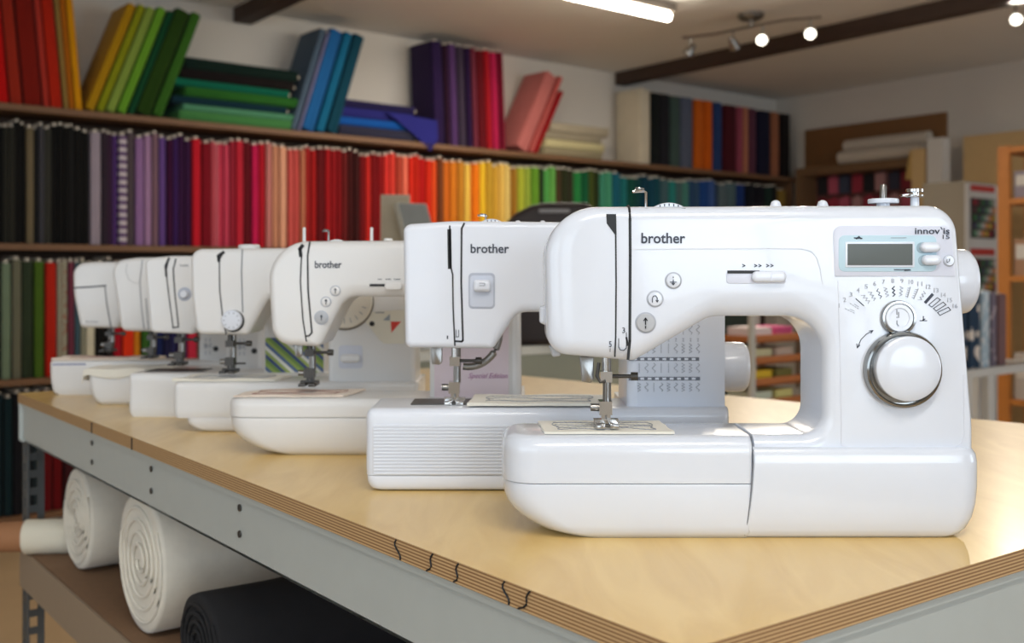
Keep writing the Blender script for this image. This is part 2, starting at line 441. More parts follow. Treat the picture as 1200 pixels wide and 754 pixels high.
# three round buttons
for bx, by, br, bm_, sym in ((789, 329, 9, M_W1, 0), (767.5, 350.5, 9, M_W1, 1), (756.5, 378.5, 11.5, M_GREY, 2)):
    m.disc(bx, by, br+1, [(1, 0), (1, .0004), (.9, .0006)], mat('button_rim', (172, 176, 186), .4), 'button_ring')
    b_ = m.disc(bx, by, br-.6, [(1, 0), (1, .0014), (.93, .0021), (.6, .0024), (.05, .0024)], bm_, 'button', label=None if sym < 2 else 'grey start button')
    dd = D-.0026
    if sym == 0: ln = [[(bx, by-4.5), (bx, by-3.2)], [(bx, by-1), (bx, by+5)], [(bx-3.6, by+1.8), (bx+3.6, by+1.8)], [(bx-1.5, by+3.2), (bx, by+5), (bx+1.5, by+3.2)]]
    elif sym == 1: ln = [[(bx-3, by+4), (bx-3, by-1), (bx-1.6, by-3.4), (bx+1, by-3.6), (bx+2.6, by-1.4), (bx+2.6, by+2.5)], [(bx+1.2, by+1.6), (bx+2.6, by+3.8), (bx+4, by+1.6)]]
    else: ln = [[(bx, by+2), (bx, by-5.5)], [(bx-2, by-2.6), (bx, by-5.5), (bx+2, by-2.6)], [(bx, by+4), (bx, by+6.5)]]
    m.strokes(ln, .9 if sym < 2 else 1.3, M_INK if sym < 2 else M_BLACK, 'symbol', d=dd, parent=b_)
# speed slider
m.pill(851, 316.5, 921, 332.5, 4, .0008, M_LILAC, 'slider_plate')
m.strokes([[(853.5, 319), (889, 319)]], 3.6, M_BLACK, 'slider_slot', d=D-.0008)
m.pill(880, 318, 920, 331, 6, .006, M_W1, 'slider_knob', bev=.0025)
m.strokes([[(904, 320), (904, 329)]], 1, M_LILAC, 'slider_mark', d=D-.006)
m.strokes([[(870, 310), (873, 311.5), (870, 313)], [(884, 310), (887, 311.5), (884, 313)], [(889, 310), (892, 311.5), (889, 313)],
           [(898, 310), (901, 311.5), (898, 313)], [(903, 310), (906, 311.5), (903, 313)]], 1, M_INK, 'speed_symbols')
# display panel
mb = m.mb(); slab(mb, [m.P(976, 265), m.P(1114, 265), m.P(1119, 324), m.P(978, 324)], [.007, .007, .001, .001], D-.0007, D+.002, .0002, .0001, bs=2); pn = m.B(mb, 'display_panel', M_LILAC)
m.strokes([[(979, 324), (1118, 323.5)]], .6, M_LINE, 'panel_line')
bp = m.pill(982.5, 276, 1097, 318.5, 7, .0011, M_BLUE, 'display_surround', bev=.0002)
m.pill(990, 283.5, 1071, 313.5, 1.2, .0017, M_W1, 'display_frame', bev=.0003)
m.pill(992.5, 286, 1068.5, 311, .5, .0021, M_LCD, 'display_screen', bev=.0001, label='dark grey display screen')
m.text('innov is', 1072, 267.5, 1112.5, 274.5, M_INK, 'model_lettering', d=D-.0008, bold=.012)
m.text('15', 1104.5, 275.3, 1112.5, 280.3, M_INK, 'model_lettering', d=D-.0008)
m.strokes([[(1102.5, 266.5), (1104, 269)]], .8, M_INK, 'model_lettering', d=D-.0008)
m.strokes([[(1001, 279), (1010, 279.5)], [(1003.5, 280), (1006.5, 277.4), (1009, 280)]], 1.3, M_INK, 'foot_symbol', d=D-.0012)
m.strokes([[(1048, 316.2), (1066, 316.2)], [(1060, 317.2), (1067, 316.6)]], 1, M_INK, 'plus_minus_mark', d=D-.0012)
m.strokes([[(1044, 278.8), (1062, 278.8)]], .5, M_INK2, 'plus_minus_mark', d=D-.0012)
sh = mat('button_well', (150, 172, 184), .5)
for (a0, b0, a1, b1) in ((1077, 284, 1100, 296), (1079, 299, 1101, 311)):
    m.pill(a0-3.5, b0, a1-4, b1+1, 6, .0015, sh, 'button_well', bev=.0004)
    q = m.pill(a0, b0, a1, b1, 6, .0065, M_W1, 'display_button', bev=.003)
q = m.disc(1111.5, 305.8, 6.2, [(1, 0), (1, .0015), (.85, .0028), (.1, .003)], M_W1, 'round_button')
m.disc(1111.5, 305.8, 7, [(1, .0006), (1, .0009), (.9, .001)], mat('button_rim', (172, 176, 186), .4), 'button_ring')
m.strokes([[(1110, 304), (1110, 308), (1113, 306), (1113, 303.5)]], .6, M_INK2, 'symbol', d=D-.004, parent=q)
# selection fan of sixteen stitches
cx, cy = 1051, 392
faces_dark = m.mb(); faces_light = m.mb()
for i in range(16):
    a = R(147.5-i*(147.5-32)/15.0); ca, sa = math.cos(a), math.sin(a)
    tl = math.hypot(78*sa, 61*ca)
    def q(r, t): return m.P(cx+78*r*ca+t*78*sa/tl, cy-61*r*sa+t*61*ca/tl)
    w = D/F
    if i == 12: faces_dark.ribbon([q(.75, 0), q(.93, 0)], 3.4*w, D)
    elif i > 12: faces_dark.ribbon([q(.74, -2.2), q(.74, 2.2), q(.93, 2.2), q(.93, -2.2)], .8*w, D, True)
    elif i == 5 or i == 7:
        k = 5; faces_dark.ribbon([q(.73+j*.038, (1.6 if j % 2 else -1.2)) for j in range(6)], (1.1 if i == 7 else .6)*w, D)
    elif i in (9, 10):
        faces_light.ribbon([q(.73, .8), q(.93, .8)], 1.0*w, D)
        for j in range(5): faces_light.ribbon([q(.745+j*.04, .8), q(.745+j*.04, -1.8)], .8*w, D)
    elif i in (0, 1):
        for j in range(4): faces_light.ribbon([q(.76+j*.045, 0), q(.785+j*.045, 0)], .8*w, D)
        faces_light.ribbon([q(.78, 2.2), q(.86, 2.2)], .6*w, D)
    elif i == 2: faces_dark.ribbon([q(.74, 0), q(.92, 0)], .9*w, D)
    else: faces_light.ribbon([q(.735+j*.031, (2 if j % 2 else -1.6)) for j in range(7)], .75*w, D)
    c = q(1.03, 0); wv = 1.7*w*(1.6 if i > 8 else (.3 if i == 0 else 1)); hv = 2.6*w
    num = text_mesh(str(i+1), c[0]-wv, c[1]-hv, c[0]+wv, c[1]+hv, D, M_INK3, m.root, m.off, 'stitch_number')
m.B(faces_dark, 'stitch_symbols', M_INK); m.B(faces_light, 'stitch_symbols', M_INK3)
# dials
m.disc(1052, 372.5, 20.5, [(1.0, 0), (1.0, .003), (.95, .0045), (.84, .0046), (.80, .003), (.5, .003)], M_RING, 'dial_ring', label='small chrome dial ring', n=56)
kn = m.disc(1052, 372.5, 16.5, [(1, 0), (1, .004), (.94, .0052), (.70, .0052), (.66, .004), (.3, .004), (.01, .004)], M_W2, 'dial_hub')
m.strokes([[(1051, 363), (1051, 369)], [(1053, 366), (1053, 371)], [(1050.5, 372), (1053.5, 372)], [(1051, 376), (1051, 380), (1053, 382)]], .9, M_INK2, 'dial_mark', d=D-.0042, parent=kn)
dr = m.disc(1056, 433, 45, [(1, 0), (1, .006), (.97, .0085), (.92, .009), (.88, .0075), (.88, .004), (.5, .004)], M_RING, 'dial_ring', label='large chrome dial ring', n=96)
m.disc(1058.5, 431, 38.5, [(.96, 0), (.97, .008), (.985, .0115), (.97, .0135), (.9, .015), (.6, .0165), (.01, .017)], M_W1, 'selection_dial', n=80)
m.strokes([[(1005, 407), (1009, 398), (1015, 392), (1022, 388)], [(1004, 403), (1004.5, 408), (1007.5, 404.5)], [(1018.5, 388), (1023, 387.5), (1020.5, 391)]], .8, M_INK, 'dial_arrow')
m.strokes([[(1078, 376), (1086, 376)], [(1082, 371), (1082, 375.5)], [(1080, 376), (1084, 374)]], 1, M_INK, 'foot_symbol')
m.strokes([[(982, 330), (984, 400), (985, 450), (986, 520), (990, 524.5), (1118, 524), (1126, 520), (1130, 510), (1129, 440)]], .8, M_LINE if 0 else mat('soft_seam', (212, 215, 224), .4), 'control_panel_line')
m.wheel(1104, 330, 38, .0245, 1.0, M_W1, ribs=0, ex=.05)
# top furniture
zt = P(0, 240, D)[1]
def top_of(px): return m.ontop(px, .985, zt-.001)
x_, y_, z_ = m.ontop(1035, .985, zt)
mb = m.mb(); mb.lathe((x_, y_, z_-.002), (0, 0, 1), [(.006, 0), (.006, .007)], 20); mb.lathe((x_, y_, z_+.0045), (0, 0, 1), [(.0135, 0), (.0138, .001), (.0138, .0035), (.013, .0042), (.003, .0042)], 36); w1 = m.B(mb, 'bobbin_stop', M_W1)
mb = m.mb(); mb.tube([(x_, y_, z_+.006), (x_, y_, z_+.0205), (x_, y_, z_+.022)], [.0033, .0033, .0024]); m.B(mb, 'bobbin_winder', M_STEEL)
x_, y_, z_ = m.ontop(1072, .985, zt)
mb = m.mb(); mb.lathe((x_, y_, z_-.003), (0, 0, 1), [(.0042, 0), (.0038, .014)], 20); mb.build('guide_post', M_W1, m.root)
mb = m.mb(); mb.lathe((x_, y_, z_+.010), (0, 0, 1), [(.0078, 0), (.008, .0005), (.008, .0022), (.004, .0026), (.004, .0046), (.008, .005), (.008, .0075), (.007, .008)], 28)
slab(mb, [(x_-.0128, z_+.0105), (x_-.003, z_+.0105), (x_-.003, z_+.0140), (x_-.0128, z_+.0128)], [.0004]*4, y_-.004, y_+.004, .0005, .0005, bs=2, n=2)
m.B(mb, 'pretension_disc', M_CHROME)
for p_ in (909, 964):
    x_, y_, z_ = m.ontop(p_, .97, zt)
    mb = m.mb(); mb.lathe((x_, y_, z_-.004), (0, 0, 1), [(.0055, 0), (.005, .006), (.0038, .009), (.0015, .0105)], 18); m.B(mb, 'handle_hinge', M_W1)
mb = m.mb(); mb.box(P(905, 0, .97)[0], P(1002, 0, .97)[0], .966, .985, zt-.004, zt+.0008); m.B(mb, 'carrying_handle', M_W1)
x_, y_, z_ = m.ontop(782, .96, zt)
mb = m.mb(); mb.lathe((x_, y_-.011, z_-.0225), (0, 1, 0), [(.0248, 0), (.0255, .001), (.0255, .006), (.0248, .007)], 64); td = m.B(mb, 'tension_dial', M_W1)
mb = m.mb()
for k in range(-3, 4):
    a = k*.16; mb.box(x_+math.sin(a)*.0256-.0005, x_+math.sin(a)*.0256+.0005, y_-.0115, y_-.0108, z_-.0225+math.cos(a)*.0256-.0032, z_-.0225+math.cos(a)*.0256-.001)
m.B(mb, 'tension_numbers', M_INK, td)
x_, y_, z_ = m.ontop(757, .955, zt)
mb = m.mb(); mb.tube([(x_, y_, z_-.003), (x_, y_, z_+.0125), (x_-.002, y_, z_+.0135), (x_-.012, y_, z_+.013)], .0012, 8)
mb.lathe((x_-.006, y_, z_+.0135), (.1, 0, 1), [(.0048, 0), (.005, .0008), (.003, .0016), (.0042, .0024), (.004, .003)], 18); m.B(mb, 'thread_guide', M_CHROME)
m.strokes([[(756, 245.4), (759, 245.4)], [(799, 245.2), (803, 244.8)]], 1.6, M_INK, 'tension_marks', d=D+.006)
# needle area and lamp side
m.needle(710, 421, 500, .965, k=1.05)
m.cutter(679.5, 696, 418, 449, .968)
mb = m.mb(); x_, z_ = P(702, 441, .962); mb.tube([(x_, .962, z_+.012), (x_-.002, .962, z_), (x_+.001, .961, z_-.005), (x_+.006, .96, z_-.004)], .0016, 8); m.B(mb, 'threader_hook', M_DSTEEL)
mb = m.mb(); x_, z_ = P(636, 370, .975); slab(mb, [(x_-.003, z_+.008), (x_+.01, z_+.012), (x_+.01, z_-.012), (x_-.003, z_-.006)], [.002]*4, .96, .99, .003, .003, bs=3); m.B(mb, 'thread_cutter', M_W1)
mb = m.mb(); x_, z_ = P(650, 409, .955); slab(mb, [(x_-.006, z_+.004), (x_+.006, z_+.001), (x_+.005, z_-.006), (x_-.002, z_-.007)], [.002]*4, .948, .968, .002, .002, bs=3); m.B(mb, 'lamp_cover', M_GREY)
swatch('fabric_swatch', P(634, 0, .95)[0], P(786, 0, .94)[0]+.001, .9375, 1.008, bt+.0001, M_SWATCH, 'cream cloth swatch with grey stitching under the front machine\'s needle', 2, skew=-.004, thick=.0022, wave=.0003, rows=4)
mb = MB(m.off)
# ---- machine 2 --------------------------------------------------------------
def chart(M, x0, x1, rows, d, w, bars, mt=M_INK3, seed=3, pitch=8.6):
    rnd = random.Random(seed); mb = M.mb(); k = d/F
    for (ya, yb, kind) in rows:
        x = x0
        while x < x1:
            if kind == 'n': mb.ribbon([M.P(x-1, ya, d), M.P(x+.8, ya, d), M.P(x-.6, yb, d), M.P(x+1, yb, d)], .7*k, d)
            else:
                t = rnd.choice('zls'); n = 6
                if t == 'z': pts = [(x+(1.6 if j % 2 else -1.6), ya+(yb-ya)*j/n) for j in range(n+1)]
                elif t == 'l': pts = [(x, ya), (x, yb)]
                else: pts = [(x+2*math.sin(j*1.5), ya+(yb-ya)*j/n) for j in range(n+1)]
                mb.ribbon([M.P(*q, d) for q in pts], w*k, d)
            x += pitch
    o = M.B(mb, 'stitch_chart', mt)
    if bars:
        mb = M.mb(); mg = M.mb()
        for (bx0, bx1, y) in bars:
            mb.ribbon([M.P(bx0, y, d), M.P(bx1, y, d)], 4.2*k, d)
            x = bx0+6
            while x < bx1-2:
                mg.ribbon([M.P(x-1.5, y, d), M.P(x+1.5, y, d)], 2.4*k, d-.0004); x += pitch
        b_ = M.B(mb, 'chart_bar', M_BAR, o); M.B(mg, 'chart_number', M_W2, b_)
m = Machine('square-headed white sewing machine with ribbed base, second from the front', 1.13, 1.148, 428)
D = m.df
m.body([(472, 263), (474.5, 408), (578, 409), (606, 366), (735, 366), (735, 560), (850, 560), (850, 262), (530, 259)],
       [10, 8, 8, 22, 14, 4, 4, 12, 300], [1, 1, 1.5, 1.5, 1.5, .05, .1, 1, 1], .105, .007, M_W2)
x0 = m.off[0]; xb = P(856, 0, 1.13)[0]; bt2 = ZT+.088
free_arm(m, 'base', M_W2, x0, xb, ZT+.0175, bt2, 1.13, 1.235, .010, .009, 0, 0, .0005, rb=.01)
free_arm(m, 'base_plinth', M_W2, x0+.001, xb, ZT+.001, ZT+.0170, 1.1305, 1.235, .010, .0006, .006, .004, .003, rb=.01)
mb = m.mb(); xc = P(735, 0, 1.15)[0]; L = [(ZT+.002, xc, xb, 1.2, 1.30, (.004, .01, .01, .004)), (bt2-.001, xc, xb, 1.2, 1.30, (.004, .01, .01, .004))]; plan(mb, L); m.B(mb, 'rear_base', M_W2)
mb = m.mb(); a = P(436, 498, 1.13); b = P(600, 557, 1.13)
ribm = mat('ribbed_panel', (214, 216, 222), .45)
slab(mb, [(a[0], a[1]), (b[0], a[1]), (b[0], b[1]), (a[0], b[1])], [.004]*4, 1.1293, 1.132, .0005, .0001, bs=2); rp = m.B(mb, 'ribbed_panel', ribm)
mb = m.mb(); n = 15
for k in range(n):
    z = b[1]+(a[1]-b[1])*(k+.6)/n; mb.box(a[0]+.002, b[0]-.002, 1.1283, 1.130, z-.0008, z+.0008)
m.B(mb, 'ribs', M_W2, rp)
for px, w in ((527.6, 3.6), (530.6, 2)):
    pass
m.strokes([[(527, 265), (527.5, 310), (530.5, 322), (531, 360), (533, 405)]], 1.8, M_BLACK, 'thread_slot', d=D)
m.strokes([[(526.5, 270), (527.2, 314)]], 4.6, M_BLACK, 'take_up_slot', d=D)
m.strokes([[(544, 262), (541, 268), (540.5, 330), (542.5, 399), (541, 400.5), (533, 400)]], 2.2, M_BLACK, 'thread_slot', d=D)
m.strokes([[(534.5, 387), (534.5, 395), (537.5, 395), (537.5, 387)]], .8, M_INK, 'thread_path_mark')
m.text('1', 523.6, 393.5, 525.2, 397.5, M_INK, 'lettering')
m.text('brother', 551.5, 286, 596.5, 297, M_INK, 'maker_lettering', bold=.018)
# lever recess
rc = m.pill(549, 320, 580, 362, 5, .0006, mat('recess_rim', (176, 182, 196), .4), 'lever_recess', bev=.0003)
m.pill(551, 323, 578, 360, 4, .001, mat('recess_inner', (200, 206, 220), .4), 'lever_well', bev=.0003)
m.pill(555, 328, 575, 342, 4, .009, M_W2, 'reverse_lever', bev=.004)
m.strokes([[(562, 335), (568, 335), (568, 332), (562, 332)]], .7, M_INK2, 'symbol', d=D-.0091)
ch = [(369-12, 369-8, 'g'), (375, 378, 'n'), (381, 392, 'g'), (397, 400, 'n'), (403, 414, 'g'), (426, 437, 'g'), (449, 459, 'g')]
chart(m, 749, 820, [r for r in ch[1:]], D, .9, [(738, 818, 421), (738, 819, 444)])
m.wheel(849, 430, 28.5, .024, 1.2, M_W2, ex=.01)
mb = m.mb(); a = P(735, 486, D); b = P(851, 497, D); mb.box(a[0], b[0], D-.012, D+.02, b[1], a[1]); m.B(mb, 'column_ledge', M_W2)
zt = P(0, 260, D)[1]; x_, y_, z_ = m.ontop(576, 1.175, zt)
mb = m.mb(); mb.lathe((x_, y_-.011, z_-.017), (0, 1, 0), [(.0205, 0), (.021, .001), (.021, .006), (.0205, .007)], 48); td = m.B(mb, 'tension_dial', M_W2)
mb = m.mb()
for k in range(-3, 4):
    a = k*.2; mb.box(x_+math.sin(a)*.021-.0005, x_+math.sin(a)*.021+.0005, y_-.0115, y_-.0108, z_-.017+math.cos(a)*.021-.0032, z_-.017+math.cos(a)*.021-.001)
m.B(mb, 'tension_numbers', M_INK, td)
x_, y_, z_ = m.ontop(566, 1.19, zt)
mb = m.mb(); mb.tube([(x_+.003, y_, z_-.003), (x_+.003, y_, z_+.0085), (x_-.006, y_, z_+.009)], .0012, 8); mb.lathe((x_, y_, z_+.008), (.1, 0, 1), [(.0055, 0), (.0055, .0012), (.003, .0018), (.0042, .0028)], 16); m.B(mb, 'thread_guide', M_CHROME)
for p_ in (607, 636):
    x_, y_, z_ = m.ontop(p_, 1.2, zt)
    mb = m.mb(); mb.lathe((x_, y_, z_-.003), (0, 0, 1), [(.004, 0), (.0035, .005), (.0015, .0068)], 14); m.B(mb, 'handle_hinge', M_W2)
m.needle(533, 406, 473, 1.178, k=1.1)
m.cutter(504, 518, 400, 428, 1.182)
mb = m.mb(); pts = []
for k in range(14):
    a = R(-100+k*8.2); x_, z_ = P(549+36*math.cos(a), 392-38*math.sin(a), 1.2); pts.append((x_, 1.2, z_))
mb.tube(pts, .0042, 10); m.B(mb, 'presser_lever', M_STEEL)
mb = m.mb(); a = P(484, 0, 1.19)[0]; b = P(553, 0, 1.19)[0]; mb.box(a, b, 1.162, 1.212, bt2-.001, bt2+.0012); m.B(mb, 'needle_plate', M_DSTEEL, label='dark steel needle plate')
swatch('fabric_swatch', P(552, 0, 1.155)[0], P(712, 0, 1.17)[0], 1.1385, 1.222, bt2+.0014, M_SWATCH, 'cream cloth swatch with grey stitching, beside the dark needle plate', 5, skew=.006, thick=.0028, wave=.0006)

# ---- machine 3 --------------------------------------------------------------
m = Machine('round-shouldered white sewing machine with three push buttons, third from the front', 1.345, 1.360, 263)
D = m.df
m.body([(311, 283), (318, 404), (374, 407), (404, 348), (503, 348), (503, 520), (612, 520), (610, 281)],
       [46, 24, 10, 24, 14, 4, 6, 14], [1, 1, 1.6, 1.6, 1.5, .05, 1, 1], .11, .011, M_W3)
x0 = m.off[0]; xb = P(616, 0, 1.345)[0]; bt3 = ZT+.0735
free_arm(m, 'accessory_tray', M_W3, x0, xb, ZT+.0498, bt3, 1.345, 1.445, .03, .009, 0, 0, .0003, rb=.01)
free_arm(m, 'base', M_W3, x0+.001, xb, ZT, ZT+.0490, 1.3455, 1.445, .032, .0006, .052, .012, .004, rb=.01)
mb = m.mb(); xc = P(503, 0, 1.36)[0]; plan(mb, [(ZT+.002, xc, xb, 1.43, 1.515, (.004, .01, .01, .004)), (bt3-.001, xc, xb, 1.43, 1.515, (.004, .01, .01, .004))]); m.B(mb, 'rear_base', M_W3)
m.strokes([[(353.5, 296), (352, 330), (355, 375), (359, 400)]], 1.6, M_BLACK, 'thread_slot')
m.strokes([[(354.5, 288), (351.5, 292), (352.5, 300)]], 4.2, M_BLACK, 'take_up_slot')
m.strokes([[(363, 284), (360.5, 300), (361, 340), (365.5, 390), (362, 394), (359.5, 394)]], 2.0, M_BLACK, 'thread_slot')
m.text('brother', 369, 306, 400.5, 314.5, M_INK, 'maker_lettering', bold=.02)
for bx, by, br, bm_ in ((393, 341, 5.5, M_W3), (382, 354, 5.5, M_W3), (376.5, 372.5, 7.5, M_GREY)):
    m.disc(bx, by, br+.8, [(1, 0), (1, .0004), (.9, .0006)], mat('button_rim', (172, 176, 186), .4), 'button_ring')
    b_ = m.disc(bx, by, br-.4, [(1, 0), (1, .0014), (.8, .0022), (.05, .0024)], bm_, 'button')
    m.strokes([[(bx, by-2.6), (bx, by+2.8)], [(bx-1.2, by-1), (bx, by-2.8), (bx+1.2, by-1)]], .9, M_INK, 'symbol', d=D-.0026, parent=b_)
m.strokes([[(434, 334.5), (452, 334.5)]], 3.0, M_BLACK, 'slider_slot'); m.pill(451, 331, 471, 340.5, 4, .005, M_W3, 'slider_knob', bev=.002)
m.strokes([[(443, 327.5), (447, 327.5)], [(452, 327.5), (458, 327.5)], [(462, 327.5), (469, 327.5)]], .9, M_INK, 'speed_symbols')
m.pill(509, 355, 596, 470, 6, .0007, mat('pink_panel', (222, 206, 212), .45), 'pink_panel', bev=.0003, label='pale pink panel with script')
m.text('Special Edition', 549, 437.5, 595, 445.5, mat('purple_ink', (176, 120, 160), .6), 'script_lettering', d=D-.0008, shear=.4)
zt = P(0, 283, D)[1]
for p_, h_ in ((356.5, .019), (435.5, .019)):
    x_, y_, z_ = m.ontop(p_, 1.41, zt); mb = m.mb(); mb.tube([(x_, y_, z_-.004), (x_, y_, z_+h_), (x_, y_, z_+h_+.001)], [.0022, .0020, .001]); m.B(mb, 'spool_pin', M_W3)
x_, y_, z_ = m.ontop(385, 1.40, zt)
mb = m.mb(); mb.tube([(x_, y_, z_-.003), (x_, y_, z_+.014), (x_-.008, y_, z_+.0145)], .0013, 8); mb.lathe((x_-.003, y_, z_+.014), (.1, 0, 1), [(.005, 0), (.005, .001), (.003, .0018), (.004, .003)], 14); m.B(mb, 'thread_guide', M_STEEL)
mb = m.mb(); x_, y_, z_ = m.ontop(396, 1.39, zt); mb.lathe((x_, y_-.011, z_-.0185), (0, 1, 0), [(.0215, 0), (.0215, .006)], 40); m.B(mb, 'tension_dial', M_W3)
x_, y_, z_ = m.ontop(455, 1.4, zt); mb = m.mb(); mb.lathe((x_, y_, z_-.004), (0, 0, 1), [(.006, 0), (.006, .007), (.005, .009)], 16); m.B(mb, 'bobbin_winder', M_W3)
m.needle(363, 400, 452, 1.395, k=1.15)
m.cutter(344, 354, 398, 419, 1.40)
swatch('fabric_swatch', P(284, 0, 1.37)[0], P(414, 0, 1.38)[0], 1.357, 1.432, bt3+.0002, M_SWATCHP, 'pinkish patterned cloth swatch on the third machine from the front', 8, skew=.018, ink=mat('red_thread', (150, 100, 90), .8))

# ---- machine 4 --------------------------------------------------------------
m = Machine('white sewing machine with a round tension dial low on its head, fourth from the front', 1.555, 1.570, 202)
D = m.df
m.body([(222, 292), (224, 350), (229, 392), (290, 393), (315, 348), (384, 348), (384, 500), (487, 500), (486, 289)],
       [14, 200, 10, 8, 18, 10, 4, 6, 10], [1, 1, 1, 1.5, 1.5, 1, .05, 1, 1], .10, .008, M_W3)
x0 = m.off[0]; xb = P(490, 0, 1.555)[0]; bt4 = ZT+.073
free_arm(m, 'bed_extension', M_W3, x0, xb, ZT+.0206, bt4, 1.555, 1.655, .010, .007, 0, 0, .002, rb=.008)
free_arm(m, 'base', M_W3, P(217, 0, 1.555)[0], xb-.004, ZT, ZT+.0204, 1.556, 1.65, .012, .0006, .022, .006, .003, rb=.008)
mb = m.mb(); xc = P(384, 0, 1.57)[0]; plan(mb, [(ZT+.002, xc, xb, 1.64, 1.695, (.004, .01, .01, .004)), (bt4-.001, xc, xb, 1.64, 1.695, (.004, .01, .01, .004))]); m.B(mb, 'rear_base', M_W3)
m.strokes([[(261.5, 297), (257, 305), (257.5, 340), (261, 372), (265, 392)]], 1.4, M_BLACK, 'thread_slot')
m.strokes([[(262, 296), (256, 300), (256.5, 306)]], 3.6, M_BLACK, 'take_up_slot')
m.strokes([[(284, 293), (283, 320), (284.5, 366)]], 1.3, M_LINE, 'cover_line')
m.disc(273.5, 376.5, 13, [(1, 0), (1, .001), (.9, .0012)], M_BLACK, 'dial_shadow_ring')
td = m.disc(272.5, 375.5, 12, [(1, 0), (1, .005), (.9, .0065), (.05, .007)], M_W2, 'tension_dial')
mb = m.mb()
for k in range(10):
    a = 2*math.pi*k/10; q0 = m.P(272.5+8*math.cos(a), 375.5+8*math.sin(a)); q1 = m.P(272.5+9.6*math.cos(a), 375.5+9.6*math.sin(a)); mb.ribbon([q0, q1], .001, D-.0068)
m.B(mb, 'dial_numbers', M_INK2, td)
dl = m.disc(404, 352, 33, [(1, 0), (1, .003), (.96, .0045), (.05, .0045)], M_CREAM, 'stitch_dial', label='large cream stitch dial')
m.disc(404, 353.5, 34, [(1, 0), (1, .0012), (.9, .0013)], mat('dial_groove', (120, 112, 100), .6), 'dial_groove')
mb = m.mb()
for k in range(9):
    a = R(20+k*17.5); q0 = m.P(404+22*math.cos(a), 352+22*math.sin(a)); q1 = m.P(404+27*math.cos(a), 352+27*math.sin(a)); mb.ribbon([q0, q1], .0009, D-.0046)
m.B(mb, 'dial_symbols', M_INK2, dl)
mb = m.mb(); pts = [m.P(*q) for q in ((433, 366), (474, 363), (474, 403), (450, 403), (444, 398), (433, 383), (428, 377))]
slab(mb, pts, [.002]*7, D-.0007, D+.001, .0003, .0001, bs=2, n=3); m.B(mb, 'label_plate', mat('label_cream', (232, 228, 214), .5))
m.disc(436, 379.5, 3, [(1, 0), (1, .0016), (.9, .0018)], M_BLACK, 'socket')
mb = m.mb(); a = [m.P(*q) for q in ((458, 377), (470, 377), (459, 390))]
mb.add([(x, D-.0012, z) for x, z in a]+[(x, D+.001, z) for x, z in a], [(0, 1, 2), (5, 4, 3), (0, 3, 4, 1), (1, 4, 5, 2), (2, 5, 3, 0)]); m.B(mb, 'red_triangle', mat('red_ink', (220, 60, 46), .5))
mb = m.mb(); a = [m.P(*q) for q in ((449, 375.5), (457, 368), (457, 376))]
mb.add([(x, D-.0012, z) for x, z in a]+[(x, D+.001, z) for x, z in a], [(0, 1, 2), (5, 4, 3), (0, 3, 4, 1), (1, 4, 5, 2), (2, 5, 3, 0)]); m.B(mb, 'grey_triangle', mat('grey_tri', (160, 170, 180), .5))
m.strokes([[(440, 366.5), (450, 366.5)]], 1.1, M_INK2, 'lettering', d=D-.0008)
m.pill(397, 405, 425, 432, 4, .0006, mat('recess_rim2', (206, 208, 218), .4), 'lever_recess', bev=.0003)
m.pill(399, 415, 422, 425, 4, .009, M_W3, 'reverse_lever', bev=.004)
m.needle(270, 391, 437, 1.60, k=1.2)
x_, z_ = P(279, 426, 1.6); mb = m.mb(); mb.tube([(x_-.01, 1.598, z_), (x_+.012, 1.598, z_)], .0014, 8); m.B(mb, 'thread_arm', M_DSTEEL)
mb = m.mb(); x_, y_, z_ = m.ontop(292, 1.61, P(0, 290, D)[1]); mb.lathe((x_, y_, z_-.004), (0, 0, 1), [(.016, 0), (.016, .007), (.014, .009)], 24); m.B(mb, 'tension_cap', M_W3)
swatch('fabric_swatch', P(207, 0, 1.56)[0], P(330, 0, 1.58)[0], 1.560, 1.625, bt4+.0002, M_SWATCH, 'plain cream cloth under the needle of the fourth machine from the front', 11, skew=.012, thick=.003, wave=.001)

# ---- machine 5 --------------------------------------------------------------
m = Machine('boxy white sewing machine with striped green column panel, third from the far end', 1.72, 1.735, 150)
D = m.df
m.body([(168, 303), (176, 390), (226, 392), (246, 352), (309, 352), (309, 470), (381, 470), (380, 300), (200, 300)],
       [9, 6, 6, 12, 8, 4, 6, 8, 60], [1, 1, 1.5, 1.5, 1, .05, 1, 1, 1], .10, .006, M_W3)
x0 = m.off[0]; xb = P(384, 0, 1.72)[0]; bt5 = ZT+.0705
free_arm(m, 'base', M_W3, x0, xb, ZT, bt5, 1.72, 1.812, .008, .006, .0, 0, .003, rb=.008)
mb = m.mb(); xc = P(309, 0, 1.735)[0]; plan(mb, [(ZT+.002, xc, xb, 1.80, 1.862, (.004, .01, .01, .004)), (bt5-.001, xc, xb, 1.80, 1.862, (.004, .01, .01, .004))]); m.B(mb, 'rear_base', M_W3)
m.strokes([[(198, 303), (195, 316), (196, 330), (199, 355), (203, 385)]], 1.3, M_BLACK, 'thread_slot')
m.strokes([[(198, 303), (194, 312), (195, 324)]], 2.6, M_BLACK, 'take_up_slot')
m.strokes([[(206, 304), (203, 316), (205, 345), (209, 380), (209, 383.5), (203.5, 384)]], 1.5, M_BLACK, 'thread_slot')
m.disc(216.5, 345, 8, [(1, 0), (1, .0008), (.9, .001)], mat('recess_rim', (176, 182, 196), .4), 'lever_recess')
m.disc(216.5, 345, 4.6, [(1, 0), (1, .006), (.8, .008), (.05, .008)], M_W2, 'reverse_lever')
m.text('brother', 211, 309.5, 221, 312.5, M_INK2, 'maker_lettering')
